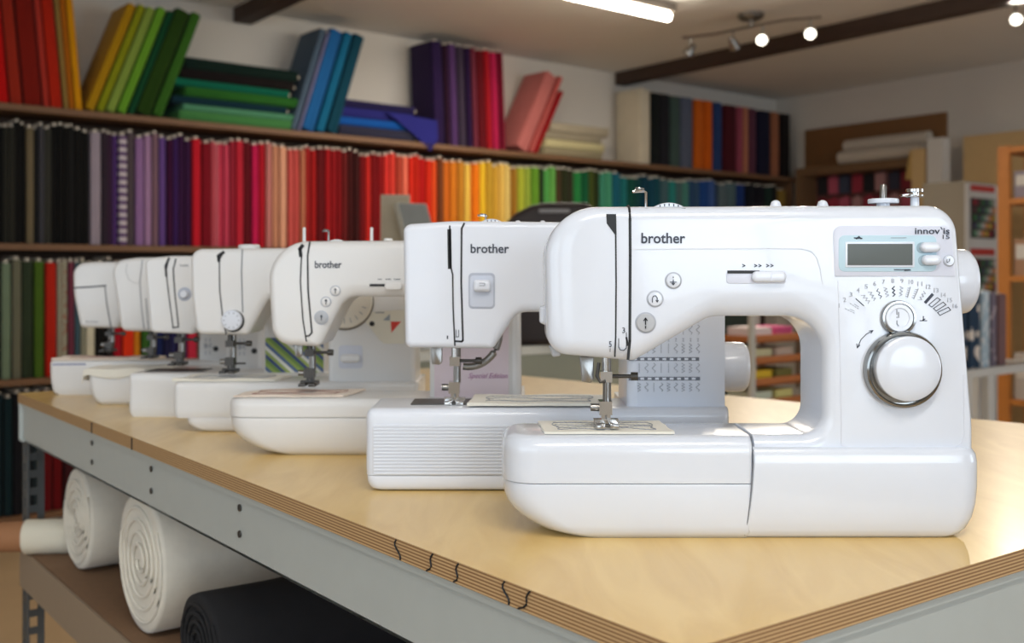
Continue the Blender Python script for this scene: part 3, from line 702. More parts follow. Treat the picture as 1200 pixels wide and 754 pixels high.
m.pill(311, 396, 379, 437, 2, .0007, stripes('green_stripes', [(150, 170, 90), (120, 150, 80), (70, 84, 130), (160, 176, 100), (226, 226, 216), (90, 110, 150)], 34, 'X', R(48)), 'striped_panel', bev=.0003, label='green and blue striped panel')
m.needle(210, 388, 428, 1.77, k=1.25)
x_ = P(212, 0, 1.775)[0]; mb = m.mb(); mb.box(x_-.048, x_+.045, 1.742, 1.80, bt5-.001, bt5+.0012); m.B(mb, 'needle_plate', M_DSTEEL, label='dark needle plate')

# ---- machine 6 --------------------------------------------------------------
m = Machine('rounded white sewing machine under a draped cream cloth, second from the far end', 1.88, 1.895, 100)
D = m.df
m.body([(128, 306), (141, 388), (184, 389), (206, 352), (268, 352), (268, 450), (310, 450), (309, 302), (160, 302)],
       [16, 8, 6, 12, 8, 4, 6, 8, 60], [1, 1, 1.5, 1.5, 1, .05, 1, 1, 1], .10, .009, M_W3)
x0 = m.off[0]; xb = P(312, 0, 1.88)[0]; bt6 = ZT+.0625
free_arm(m, 'base', M_W3, x0+.002, xb, ZT, bt6, 1.88, 1.965, .014, .006, .014, .004, .003, rb=.008)
mb = m.mb(); xc = P(268, 0, 1.895)[0]; plan(mb, [(ZT+.002, xc, xb, 1.95, 2.015, (.004, .01, .01, .004)), (bt6-.001, xc, xb, 1.95, 2.015, (.004, .01, .01, .004))]); m.B(mb, 'rear_base', M_W3)
m.strokes([[(167, 305), (164, 330), (166, 362), (169, 386)]], 1.0, M_LINE, 'cover_line')
m.strokes([[(149, 309), (147.5, 318), (151, 328), (158, 332), (164, 332)]], .8, mat('soft_line', (190, 190, 190), .5), 'cover_line')
m.strokes([[(171, 350), (174, 386)]], 1.0, M_LINE, 'thread_slot')
m.disc(298, 411.5, 3.2, [(1, 0), (1, .0016), (.9, .0018)], M_BLACK, 'socket')
chart(m, 281, 291, [(398, 401, 'n'), (404, 410, 'g'), (413, 416, 'n')], D, .9, None, pitch=5)
m.needle(177, 387, 420, 1.925, k=1.2)
# cloth draped over its free arm
cl = MB((x0, 1.88, ZT)); nx, ny = 30, 14; top = []; bot = []
xa, xe = x0-.004, P(205, 0, 1.9)[0]
for j in range(ny+1):
    for i in range(nx+1):
        u = i/nx; v = j/ny
        x = xa+(xe-xa)*u; y = 1.8765+.082*v; z = bt6+.0022+.0008*math.sin(u*14+v*3)
        if j == 0: z -= .004+.016*max(0, math.sin(u*3.1+.3))*(1-u*.6); y = 1.8755
        if j == 1: y = 1.8770; z -= .001
        if i == 0: z -= .018+.005*math.sin(v*5); x = xa
        if i == 1: x = xa+.0012; z -= .003
        top.append((x, y, z)); bot.append((x+(.0011 if i < 2 else 0), y+(.0011 if j < 2 else 0), z-.0012))
W = nx+1; n = len(top); fs = []
for j in range(ny):
    for i in range(nx):
        a = j*W+i; fs.append((a, a+1, a+W+1, a+W)); fs.append((n+a, n+a+W, n+a+W+1, n+a+1))
rim = [i for i in range(nx)]+[nx+W*j for j in range(ny)]+[ny*W+nx-i for i in range(nx)]+[W*(ny-j) for j in range(ny)]
for k in range(len(rim)):
    a, b = rim[k], rim[(k+1) % len(rim)]; fs.append((a, n+a, n+b, b))
cl.add(top+bot, fs); o = cl.build('draped_cloth', M_SWATCH, loc=(x0, 1.88, ZT)); tag(o, 'cream cloth draped over the left end of the second machine from the far end', 'fabric')

# ---- machine 7 --------------------------------------------------------------
m = Machine('smallest-looking white sewing machine at the far end with a flip-down face cover', 2.03, 2.045, 57)
D = m.df
m.body([(84, 309), (85, 345), (93, 384), (136, 385), (158, 352), (232, 352), (232, 440), (272, 440), (271, 307), (110, 307)],
       [15, 80, 6, 6, 12, 8, 4, 6, 8, 60], [1, 1, 1, 1.5, 1.5, 1, .05, 1, 1, 1], .10, .009, M_W3)
x0 = m.off[0]; xb = P(275, 0, 2.03)[0]; bt7 = ZT+.0655
free_arm(m, 'base', M_W3, x0, xb, ZT, bt7, 2.03, 2.10, .010, .006, .006, .002, .003, rb=.008)
mb = m.mb(); xc = P(232, 0, 2.045)[0]; plan(mb, [(ZT+.002, xc, xb, 2.09, 2.165, (.004, .01, .01, .004)), (bt7-.001, xc, xb, 2.09, 2.165, (.004, .01, .01, .004))]); m.B(mb, 'rear_base', M_W3)
m.strokes([[(87, 337.5), (105, 336.5), (124, 335)]], 1.8, M_INK, 'cover_line')
m.strokes([[(123, 335), (125, 355), (128, 372), (130, 383)]], 1.2, M_INK, 'cover_line')
m.strokes([[(62, 427.5), (100, 427)]], 1.6, mat('blue_stripe', (96, 104, 150), .5), 'base_stripe', d=2.03)
m.disc(253, 409, 3, [(1, 0), (1, .0016), (.9, .0018)], M_BLACK, 'socket')
chart(m, 241, 249, [(397, 400, 'n'), (403, 408, 'g'), (412, 415, 'n')], D, .9, None, pitch=5)
m.text('brother', 101, 375.5, 116, 378.5, M_INK2, 'maker_lettering')
m.needle(128, 384, 412, 2.065, k=1.2)
swatch('fabric_swatch', P(63, 0, 2.04)[0], P(185, 0, 2.05)[0], 2.034, 2.094, bt7+.0002, M_SWATCHP, 'pink and beige patterned cloth on the farthest machine of the row', 13, skew=.004, thick=.003, wave=.0012, ink=mat('red_thread', (150, 100, 90), .8))

# ------------------------------------------------------------------ workbench
A = Vector((.107, .656)); Bc = Vector((-.953, 2.066))
eu = (A-Bc).normalized(); ew = Vector((-eu.y, eu.x))     # eu along the long edge, ew across
C3 = Vector((-.185, 2.63)); D3 = Vector((1.06, 1.37))
bench = empty('workbench', ((A+Bc)[0]/2+.3, (A+Bc)[1]/2+.25, 0), 'grey steel-framed workbench with birch plywood top carrying the sewing machines', 'workbench')
bo = tuple(bench.location)
def quad_prism(mb, q, z0, z1):
    mb.loft([[(p[0], p[1], z0) for p in q], [(p[0], p[1], z1) for p in q]])
tp = MB(bo); quad_prism(tp, [A, D3, C3, Bc], ZT-.018, ZT); tpo = tp.build('tabletop', M_BIRCH, bench)
tpo.data.materials.append(M_PLY)
for p in tpo.data.polygons:
    if abs(p.normal.z) < .5: p.material_index = 1
def inset_line(p, q, off, t0, t1, z0, z1, th):
    d = (q-p).normalized(); nn = Vector((-d.y, d.x))
    a = p+d*t0+nn*off; b = q-d*t1+nn*off
    mb = MB(bo); quad_prism(mb, [a, b, b+nn*th, a+nn*th], z0, z1)
    return mb
zb1 = ZT-.0185; zb0 = ZT-.090
def beam(p, q, side):
    sg = side
    d = (q-p).normalized(); nn = Vector((-d.y, d.x))*sg
    mb = MB(bo)
    def strip(o0, o1, a0, a1): 
        a = p+nn*o0; b = q+nn*o0; c = q+nn*o1; e = p+nn*o1
        quad_prism(mb, [a, b, c, e], a0, a1)
    strip(.006, .010, zb0, zb1-.006); strip(.003, .012, zb1-.007, zb1); strip(.006, .03, zb0, zb0+.003)
    return mb.build('side_beam', M_BEAM, bench)
bl = beam(Bc, A, 1); br = beam(A, D3, 1); beam(Bc, C3, -1); beam(C3, D3, -1)
# posts of angle steel with slots
def post(c, d1, d2):
    mb = MB(bo); w = .040; t = .003
    for d, e in ((d1, d2), (d2, d1)):
        for side in (0, 1):
            a = c+d*(w*.0 if side == 0 else w*.68); b = c+d*(w*.32 if side == 0 else w)
            quad_prism(mb, [a, b, b+e*t, a+e*t], 0, zb0+.06)
        z = 0
        while z < zb0+.05:
            a = c+d*(w*.3); b = c+d*(w*.7); quad_prism(mb, [a, b, b+e*t, a+e*t], z, z+.014); z += .034
    mb.build('post', M_POST, bench)
ix = Vector((eu.x, eu.y)); iw = Vector((ew.x, ew.y))
if iw.dot(D3-A) < 0: iw = -iw
post(Bc+ix*.0+iw*.0105-ix*.012, ix, iw)
post(A-ix*.012+iw*.012, -ix, iw)
post(C3+(D3-C3).normalized()*.05-iw*.03, ix, -iw); post(D3-(D3-C3).normalized()*.06-iw*.03, -ix, -iw)
# bolts in the front beam
mb = MB(bo)
for px_, d_ in ((276, 1.145), (173, 1.43), (104, 1.70)):
    for z in (ZT-.036, ZT-.066):
        k = (px_-600)/F; t = (k*Bc.y-Bc.x)/((A.x-Bc.x)-k*(A.y-Bc.y)); c = Bc.lerp(A, t)+iw*.0062
        mb = MB(bo); mb.lathe((c.x-iw.x*.001, c.y-iw.y*.001, z), (-iw.x, -iw.y, 0), [(.0042, 0), (.004, .0015), (.002, .002)], 10)
        mb.build('bolt', M_DSTEEL, bl)
# pen marks on the plywood edge
mb = MB(bo)
def edge_pt(t, z): 
    c = Bc.lerp(A, t)-iw*.0008; return (c.x, c.y, z)
for px_, bend in ((465, .004), (508, -.007), (538, -.005), (592, .003), (622, -.010)):
    k = (px_-600)/F
    # distance on the edge line seen at this pixel column
    t = (k*Bc.y-Bc.x)/((A.x-Bc.x)-k*(A.y-Bc.y))
    L = (A-Bc).length
    mb = MB(bo); mb.tube([edge_pt(t+(bend*(s_/6)**2*(1 if bend > 0 else 1)-.002*math.sin(s_))/L*1.5, ZT-.001-.016*s_/6) for s_ in range(7)], .0008, 6); mb.build('pen_mark', M_BLACK, tpo)
for px_ in (108, 155):
    k = (px_-600)/F; t = (k*Bc.y-Bc.x)/((A.x-Bc.x)-k*(A.y-Bc.y))
    mb = MB(bo); mb.tube([edge_pt(t, ZT-.001), edge_pt(t, ZT-.018)], .0009, 6); mb.build('edge_crack', M_BLACK, tpo)
# lower shelf
ZS = ZC-.527
q = [Bc+iw*.008+ix*.0, A+iw*.008, D3-iw*.04, C3-iw*.04]
mb = MB(bo); quad_prism(mb, q, ZS-.014, ZS); mb.build('lower_shelf', M_CHIP, bench)
mb = MB(bo)
a, b = Bc+iw*.003, A+iw*.003
quad_prism(mb, [a, b, b+iw*.004, a+iw*.004], ZS-.075, ZS-.003); mb.build('shelf_beam', mat('shelf_beam_paint', (150, 132, 112), .5), bench)
# ---- rolls on the lower shelf
def roll(name, label, end, ax, rad, length, m, spiral=True, group=None, core=None, z=ZS, flat=1.0, seed=1):
    ax = Vector((ax[0], ax[1], 0)).normalized(); c = Vector((end[0], end[1], z+rad*flat))
    root = empty(name, (end[0], end[1], z), label, 'fabric roll', group)
    side = Vector((-ax.y, ax.x, 0)); rnd = random.Random(seed)
    mb = MB((end[0], end[1], z)); n = 48
    ph = rnd.random()*6
    def ring(rr, h, wob=.012):
        out = []
        for k in range(n):
            a = 2*math.pi*k/n; r_ = rr*(1+wob*math.sin(3*a+ph)+wob*.6*math.sin(7*a+ph*2))
            r_ = min(r_, rad*1.02)
            zz = math.sin(a)*r_*flat
            zz = max(zz, -rad*flat)
            out.append(tuple(c+ax*h+side*math.cos(a)*r_+Vector((0, 0, zz))))
        return out
    rings = [ring(rad*.02, .004), ring(rad*.9, .0015), ring(rad*.97, .003), ring(rad*.985, .008)]
    for k in range(1, 8): rings.append(ring(rad*(.985+.01*math.sin(k*2.1+ph)), .008+(length-.016)*k/8))
    rings += [ring(rad*.985, length-.008), ring(rad*.9, length-.001), ring(rad*.02, length)]
    mb.loft(rings); body = mb.build('roll', m, root, sharp=70)
    if spiral:
        mb = MB((end[0], end[1], z)); pts = []
        T = 4.6; N = 150
        for k in range(N):
            t = k/(N-1); a = -t*T*2*math.pi; r_ = rad*(.10+.82*t)
            r_ *= 1+.03*math.sin(a*2+ph)
            pts.append(tuple(c+ax*.0005+side*math.cos(a)*r_+Vector((0, 0, math.sin(a)*r_*flat))))
        mb.tube(pts, .0027 if rad > .05 else .0015, 6); mb.build('rolled_edge', m, root, sharp=70)
    if core:
        mb = MB((end[0], end[1], z))
        u_ = side; rr = rad*.86
        o_ = [[tuple(c+ax*h+side*math.cos(2*math.pi*k/24)*q_+Vector((0, 0, math.sin(2*math.pi*k/24)*q_*flat))) for k in range(24)] for q_, h in ((rr, .01), (rr, -core), (rr*.75, -core), (rr*.75, -.002))]
        mb.loft(o_, True, True); mb.build('cardboard_tube', mat('brown_card', (160, 112, 76), .8), root)
    return root
roll('wadding_roll', 'largest roll of white wadding on the lower shelf, its spiral end outwards', (-.549, 1.575), (.8, .6), .104, .42, M_WADDING, seed=4)
roll('wadding_roll', 'middle roll of white wadding on the lower shelf near the far leg', (-.776, 1.905), (.8, .6), .090, .40, M_WADDING, seed=9)
roll('interfacing_roll', 'thin white roll on a brown cardboard tube poking out past the bench leg', (-.917, 2.014), (.97, .10), .0325, .10, mat('interfacing', (220, 214, 196), .8), spiral=False, core=.042)
roll('black_fabric_roll', 'black fabric roll on the lower shelf at the bottom of the photo', (-.395, 1.345), (.8, .6), .066, .36, mat('black_felt', (24, 24, 27), .95, noise=.3), spiral=True, flat=.95, seed=3)

# ------------------------------------------------------------------ wall of fabric
U = Vector((.7694, .6387)); Nn = Vector((.6387, -.7694)); L0 = Vector((-2.247, 4.70)); WA = math.atan2(U.y, U.x)
def sw(px):
    k = (px-600)/F; return (L0.y*k-L0.x)/(U.x-U.y*k)
def wp(s, back=0.0): return L0+U*s-Nn*back
Z1, Z2, Z3, Z4 = 1.933, 1.315, .712, .105       # shelf heights (top faces)
BT = .028
ord_ = ['first', 'second', 'third', 'fourth', 'fifth', 'sixth', 'seventh', 'eighth', 'ninth', 'tenth', 'eleventh', 'twelfth', 'thirteenth', 'fourteenth', 'fifteenth', 'sixteenth', 'seventeenth', 'eighteenth', 'nineteenth', 'twentieth']
GAIN = 1.0
CM = {}
def cloth(rgb):
    key = tuple(int(c/6)*6 for c in rgb)
    if key not in CM:
        r_ = tuple(min(250, c*GAIN+4) for c in key)
        CM[key] = mat('fabric_%d_%d_%d' % key, r_, .9, noise=.10, nscale=9, sheen=0.05, spec=.2)
    return CM[key]
def cname(rgb):
    import colorsys
    h, l, s = colorsys.rgb_to_hls(*[c/255 for c in rgb]); h *= 360
    if l < .10: return 'black'
    if s < .16: return 'dark grey' if l < .28 else ('grey' if l < .55 else 'pale grey')
    if 30 <= h < 65 and s < .45 and l > .6: return 'cream'
    names = [(14, 'red'), (26, 'orange red'), (40, 'orange'), (52, 'golden yellow'), (66, 'yellow'), (88, 'lime green'), (150, 'green'), (172, 'sea green'), (200, 'teal'), (235, 'blue'), (262, 'violet'), (300, 'purple'), (335, 'magenta'), (350, 'rose'), (361, 'red')]
    nm = next(n_ for a, n_ in names if h < a)
    if nm in ('red', 'rose', 'orange red') and l > .55 and s < .75: nm = 'salmon pink'
    if nm in ('orange',) and l < .33: nm = 'brown'
    return ('dark ' if l < .22 else ('pale ' if l > .68 else ''))+nm
def bolt_mesh(name, w, dep, h, m, parent=None, horiz=False):
    """flat bolt of cloth: x thickness, y depth (front at 0), z length"""
    mb = MB(); r_ = min(w*.48, .022)
    L = []
    for z, i in ((0, .003), (.004, 0), (h*.5, -.0008), (h-.004, 0), (h, .003)):
        L.append((z, -w/2+i, w/2-i, i, dep-i, (r_, r_, r_, r_)))
    plan(mb, L, n=4)
    # overlapping cut edge of the cloth down the front
    mb.box(-w*.5+.001, -w*.12, -.0022, .004, .004, h-.004)
    o = mb.build(name, m, parent)
    return o
def core_mesh(w, dep, h, parent):
    mb = MB(); t = min(w*.21, .0075)
    mb.box(-t, t, .018, dep-.02, -.006 if False else 0.001, h+.014)
    return mb.build('cardboard_core', M_CORE, parent)
def put_bolt(s, z, w, dep, h, rgb, label, group, lean=0.0, back=.012, m=None, core=True, lying=False, zoff=0):
    o = bolt_mesh('fabric_bolt', w, dep, h, m or cloth(rgb))
    if core: core_mesh(w, dep, h, o)
    p = wp(s, back)
    if lying:   # laid flat: length along the wall
        o.location = (p.x, p.y, z+w/2); o.rotation_euler = (0, R(90), WA)
    else:
        o.location = (p.x, p.y, z); o.rotation_euler = (0, lean, WA)
        if lean:  # rest the lower corner on the board
            o.location.z = z+abs(math.sin(lean))*w/2+.001
    tag(o, label, 'fabric bolt', group); return o
def run(row, z, h, items, where, dep=.235):
    """items: (px_left, px_right, rgb[, name])  -- every bolt its own object; runs of one family share an ordinal"""
    fams = []
    for it in items: 
        if not fams or fams[-1][0] != it[3]: fams.append([it[3], []])
        fams[-1][1].append(it)
    for fam, its in fams:
        for i, it in enumerate(its):
            a, b = sw(it[0]), sw(it[1]); w = (b-a)*.97
            w = max(w, .016)
            nm = it[4] if len(it) > 4 else cname(it[2])
            rnd = random.Random(int(it[0]*10)+row)
            hh = h-rnd.random()*.03
            lb = '%s fabric bolt, %s in the %s run, %s' % (nm, ord_[i] if i < 20 else {20: 'twenty-first', 21: 'twenty-second', 22: 'twenty-third', 23: 'twenty-fourth', 24: 'twenty-fifth', 25: 'twenty-sixth'}.get(i, 'last'), fam, where)
            mm = it[5] if len(it) > 5 else None
            put_bolt((a+b)/2, z, w, dep, hh, it[2], lb, 'fabric bolts on '+where, back=.012+rnd.random()*.012, m=mm)
# middle row, left to right
def seq(x0, k, edges_cols, fam):
    out = []
    for e in edges_cols:
        out.append((x0+e[0]/k, x0+e[1]/k, e[2], fam)+tuple(e[3:]))
    return out
BL = (16, 16, 17)
diamond = stripes('purple_white_zigzag', [(90, 60, 110), (200, 190, 195)], 26, 'Z')
row2 = seq(0, 3.97, [(-70, -36, BL), (-36, -2, (30, 30, 30)), (0, 20, (20, 23, 20)), (20, 45, (36, 38, 30)), (45, 78, (40, 38, 32)), (78, 103, BL), (103, 128, (14, 14, 16)), (130, 165, (112, 98, 74), 'taupe'),
   (165, 185, (30, 30, 30)), (187, 212, (62, 62, 70)), (212, 250, (52, 52, 47)), (252, 280, BL), (280, 308, BL), (308, 335, BL), (335, 352, (32, 31, 30)), (354, 390, BL), (390, 424, BL)], 'black')
row2 += seq(0, 3.97, [(427, 481, (150, 142, 152), 'lilac grey'), (483, 506, (48, 36, 50)), (507, 530, (54, 34, 54)), (532, 558, (82, 52, 112)), (560, 600, (130, 110, 140), 'purple and white patterned', diamond),
   (602, 636, (80, 70, 76)), (638, 680, (142, 104, 152), 'lilac'), (682, 718, (160, 122, 158), 'mauve'), (718, 748, (120, 90, 104), 'dusty mauve'), (749, 782, (100, 70, 132)), (784, 812, (58, 10, 50)), (813, 836, (58, 28, 84)), (838, 868, (52, 16, 58)), (868, 900, (50, 14, 54))], 'purple')
row2 += seq(0, 3.97, [(903, 946, (190, 18, 36)), (947, 996, (120, 10, 26))], 'pink and red')
row2 += seq(250, 3.97, [(2, 15, (206, 84, 100)), (16, 30, (200, 100, 108)), (32, 58, (190, 50, 72)), (58, 84, (196, 60, 88)), (86, 110, (150, 30, 52)), (112, 150, (182, 30, 48)), (152, 188, (90, 8, 22)), (190, 222, (186, 18, 72), 'magenta'), (223, 254, (168, 14, 34))], 'pink and red')
row2 += seq(250, 3.97, [(256, 284, (190, 118, 110)), (285, 318, (190, 130, 100), 'tan'), (319, 355, (214, 150, 124), 'peach'), (357, 384, (192, 80, 76)), (384, 412, (186, 72, 66)), (414, 436, (180, 110, 82), 'light brown')], 'salmon')
row2 += seq(250, 3.97, [(438, 464, (150, 24, 26)), (464, 490, (158, 18, 22)), (491, 528, (92, 8, 14)), (530, 560, (150, 12, 18)), (561, 586, (140, 16, 22)), (586, 611, (122, 8, 12)), (612, 638, (96, 22, 18)), (640, 664, (62, 12, 12)), (665, 690, (54, 14, 14)), (691, 715, (112, 10, 14)), (716, 744, (182, 30, 28)), (746, 772, (116, 8, 12)), (773, 799, (126, 10, 16))], 'dark red')
row2 += seq(250, 3.97, [(801, 830, (200, 44, 38)), (831, 860, (208, 56, 42)), (861, 892, (172, 60, 42)), (893, 920, (222, 112, 84)), (921, 945, (204, 40, 18)), (946, 969, (190, 30, 16)), (970, 1000, (176, 16, 12)), (1001, 1028, (206, 36, 16)), (1029, 1054, (220, 76, 26)), (1055, 1084, (110, 58, 28), 'brown')], 'scarlet')
row2 += seq(500, 4.0, [(91, 120, (208, 104, 26)), (121, 155, (204, 116, 28)), (156, 189, (190, 120, 34)), (191, 224, (226, 180, 74)), (225, 259, (228, 116, 16)), (260, 294, (228, 180, 36)), (296, 322, (196, 154, 46)), (323, 350, (208, 160, 48)), (351, 380, (222, 180, 84)), (381, 409, (222, 192, 108)), (411, 436, (158, 108, 34), 'ochre')], 'yellow and orange')
row2 += seq(500, 4.0, [(440, 472, (168, 176, 48)), (473, 505, (148, 162, 56)), (507, 544, (96, 148, 38)), (546, 560, (30, 40, 24)), (561, 590, (80, 158, 72)), (591, 620, (96, 164, 72)), (622, 648, (74, 56, 34), 'brown'), (650, 675, (46, 48, 28)), (676, 699, (52, 52, 32)), (701, 738, (38, 128, 60)), (740, 774, (12, 84, 48)), (776, 800, (66, 82, 28)), (801, 820, (38, 52, 22)), (822, 852, (60, 140, 112)), (853, 885, (66, 146, 112))], 'green')
row2 += seq(500, 4.0, [(887, 922, (20, 92, 112)), (923, 958, (26, 112, 112)), (960, 990, (12, 76, 62)), (991, 1020, (14, 66, 70)), (1022, 1052, (10, 58, 72)), (1053, 1082, (16, 70, 84)), (1083, 1110, (22, 74, 88)), (1112, 1148, (70, 98, 104), 'grey teal'), (1150, 1184, (40, 130, 120))], 'teal')
row2 += seq(700, 3.97, [(382, 409, (74, 104, 104), 'grey teal'), (411, 440, (72, 132, 122)), (441, 466, (42, 76, 108)), (467, 490, (54, 86, 116)), (491, 530, (28, 66, 132)), (531, 560, (62, 92, 152)), (561, 580, (50, 66, 90)), (582, 620, (92, 112, 118), 'blue grey'), (622, 660, (86, 108, 116), 'blue grey'), (662, 700, (26, 56, 122)), (702, 746, (14, 22, 34)), (747, 790, (18, 22, 30)), (791, 828, (26, 52, 44)), (830, 850, (34, 30, 34)), (852, 890, (142, 110, 42), 'ochre')], 'blue')
run(2, Z2, .545, row2, 'middle wall shelf')
floral = spots('multicolour_floral', (176, 172, 150), (170, 90, 70), 60, .35)
row3 = seq(0, 3.97, [(-60, -30, BL), (-28, 12, (24, 26, 26)), (14, 62, (108, 130, 104), 'sage green'), (64, 108, (104, 104, 86), 'grey green'), (110, 165, (44, 58, 38)), (167, 217, (70, 96, 24), 'olive green'), (219, 272, (178, 30, 14)), (274, 298, (150, 146, 128), 'pale grey'), (300, 322, (150, 140, 110), 'floral', floral), (324, 352, (110, 50, 70)), (354, 380, (60, 84, 100), 'slate blue'), (382, 408, (140, 140, 124)), (410, 455, (214, 206, 180), 'cream'), (458, 500, BL), (502, 535, (30, 24, 24)), (537, 575, (160, 16, 30)), (577, 632, (216, 50, 16)), (634, 665, (206, 130, 24)), (667, 700, (50, 90, 30)), (702, 735, (16, 80, 50)), (737, 770, (20, 34, 80)), (772, 800, (24, 26, 60)), (802, 835, (30, 30, 76)), (837, 880, (70, 30, 90)), (882, 930, (180, 40, 60)), (932, 980, (120, 120, 110)), (982, 1030, (150, 150, 140))], 'left-hand')
for i in range(22):
    c_ = [(150, 60, 40), (170, 120, 40), (90, 110, 60), (60, 90, 100), (130, 90, 60), (180, 170, 150)][i % 6]
    row3.append((262+i*11, 272+i*11, c_, 'mixed'))
run(3, Z3, .535, row3, 'third wall shelf down')
row4 = seq(0, 1.0, [(-14, -5, (16, 30, 32)), (-4, 6, (18, 40, 44)), (7, 17, (16, 36, 42)), (18, 28, (20, 22, 26)), (29, 40, (40, 46, 52)), (41, 51, (38, 48, 54)), (52, 63, (96, 8, 16)), (64, 76, (104, 8, 16)), (77, 88, (60, 20, 24)), (89, 101, (70, 64, 56)), (102, 114, (40, 40, 46))], 'left-hand')
run(4, Z4, .55, row4, 'bottom wall shelf')

# top row: leaning, standing and stacked groups
TOPG = 'fabric bolts on top of the wall shelving'
def lean_group(items, lean, h, where, dep=.24, noun='leaning'):
    for i, (a, b, rgb, *nm) in enumerate(items):
        s0, s1 = sw(a), sw(b); w = (s1-s0)*math.cos(lean)*.96
        n_ = nm[0] if nm else cname(rgb)
        hh = h*(1-.02*random.Random(a).random())
        lb = '%s fabric bolt, %s from left of the %s' % (n_, ord_[i], where) if len(items) > 1 else '%s fabric bolt, the %s' % (n_, where)
        put_bolt((s0+s1)/2, Z1, w, dep, hh, rgb, lb, TOPG, lean=lean, back=.015)
lean_group([(0, 13, (196, 6, 6)), (14, 29, (150, 40, 20), 'rust'), (30, 52, (124, 20, 6), 'dark red'), (53, 60, (178, 50, 36)), (61, 76, (176, 34, 6)), (77, 82, (150, 120, 60), 'khaki'), (83, 89, (176, 100, 10)), (90, 99, (206, 140, 4))], R(-5), .55, 'top shelf orange and red group')
lean_group([(-26, -16, (150, 10, 10)), (-15, -3, (180, 14, 10))], R(-5), .55, 'crimson pair at the frame edge')
lean_group([(101, 113, (170, 130, 10)), (114, 124, (136, 138, 14)), (125, 137, (130, 150, 60), 'light green'), (138, 150, (96, 150, 36)), (151, 159, (8, 66, 40)), (160, 179, (34, 60, 10), 'dark olive'), (180, 193, (50, 96, 24))], R(21), .565, 'top shelf leaning green group')
lean_group([(342, 350, (74, 92, 112), 'slate blue'), (351, 354, (120, 120, 156), 'lavender'), (355, 371, (26, 92, 152)), (372, 383, (14, 100, 132)), (384, 398, (10, 62, 82))], R(18), .585, 'top shelf leaning blue group')
lean_group([(512, 525, (40, 22, 60)), (526, 531, (46, 14, 36)), (532, 541, (78, 52, 96)), (542, 550, (62, 50, 66)), (551, 558, (40, 16, 54)), (559, 563, (130, 50, 66)), (564, 573, (96, 6, 20)), (574, 580, (176, 22, 34)), (581, 589, (180, 28, 76), 'magenta'), (590, 596, (116, 6, 40))], R(-2.5), .60, 'top shelf purple and red group')
lean_group([(606, 622, (196, 108, 104), 'dusty pink'), (623, 628, (196, 90, 84), 'salmon')], R(27), .56, 'top shelf leaning pink pair')
lean_group([(629, 632, (170, 10, 22))], R(29), .47, 'bright red one behind the pink pair')
lean_group([(752, 765, (206, 196, 172), 'cream')], 0, .52, 'thick one beside the black bolts')
lean_group([(766, 776, (16, 20, 22)), (777, 788, (24, 28, 30)), (789, 800, (64, 82, 76), 'grey green'), (801, 815, (84, 90, 110), 'blue grey'), (818, 828, (200, 92, 12)), (829, 838, (206, 94, 6)), (840, 849, (36, 62, 108)), (852, 866, (76, 16, 28)), (867, 874, (150, 66, 84)), (875, 880, (190, 120, 90), 'tan'), (881, 889, (92, 48, 70)), (891, 906, (20, 18, 44)), (907, 916, (160, 100, 66), 'tan'), (917, 929, (20, 14, 12))], 0, .505, 'top shelf far right group')
def stack(px, items, where, L=.60, dep=.24):
    z = Z1+.001
    s0 = sw(px)
    for i, (th, rgb, dx, *nm) in enumerate(items):
        n_ = nm[0] if nm else cname(rgb)
        put_bolt(s0+dx, z, th, dep, L, rgb, '%s fabric bolt lying flat, %s from the bottom of the %s' % (n_, ord_[i], where), TOPG, lying=True, back=.02+.004*(i % 3))
        z += th+.001
stack(212, [(.050, (66, 130, 66), .0), (.032, (78, 142, 104), .02, 'pale green'), (.036, (10, 46, 54), -.03), (.048, (36, 100, 30), .03), (.036, (4, 96, 74), -.02), (.050, (20, 16, 16), .01), (.056, (10, 32, 28), .03)], 'green stack', L=.62)
stack(400, [(.058, (44, 44, 60), .0, 'slate'), (.044, (16, 82, 158), -.01), (.055, (38, 38, 112), -.01, 'navy blue'), (.040, (30, 26, 66), 0.0, 'dark navy')], 'blue stack', L=.50)
stack(640, [(.050, (150, 138, 112), .0, 'beige'), (.052, (206, 192, 148), .02, 'cream'), (.048, (166, 152, 130), .0, 'beige'), (.060, (178, 164, 142), .06, 'oatmeal')], 'cream stack', L=.52)
# loose corner of navy cloth hanging over the shelf edge
mb = MB(); s0 = sw(452); s1 = sw(512); pts = []
fl = [(s0, Z1+.155), (s1, Z1+.135), (s1+.005, Z1+.03), (s1-.045, Z1-.045), (s1-.16, Z1+.04), (s0+.06, Z1+.12)]
fr = [(wp(s, -.004).x, wp(s, -.004).y, z) for s, z in fl]; bk = [(wp(s, .004).x, wp(s, .004).y, z) for s, z in fl]
mb.loft([fr, bk]); o = mb.build('cloth_flap', cloth((40, 40, 116))); tag(o, 'loose navy blue cloth corner hanging from the blue stack over the shelf edge', 'fabric')

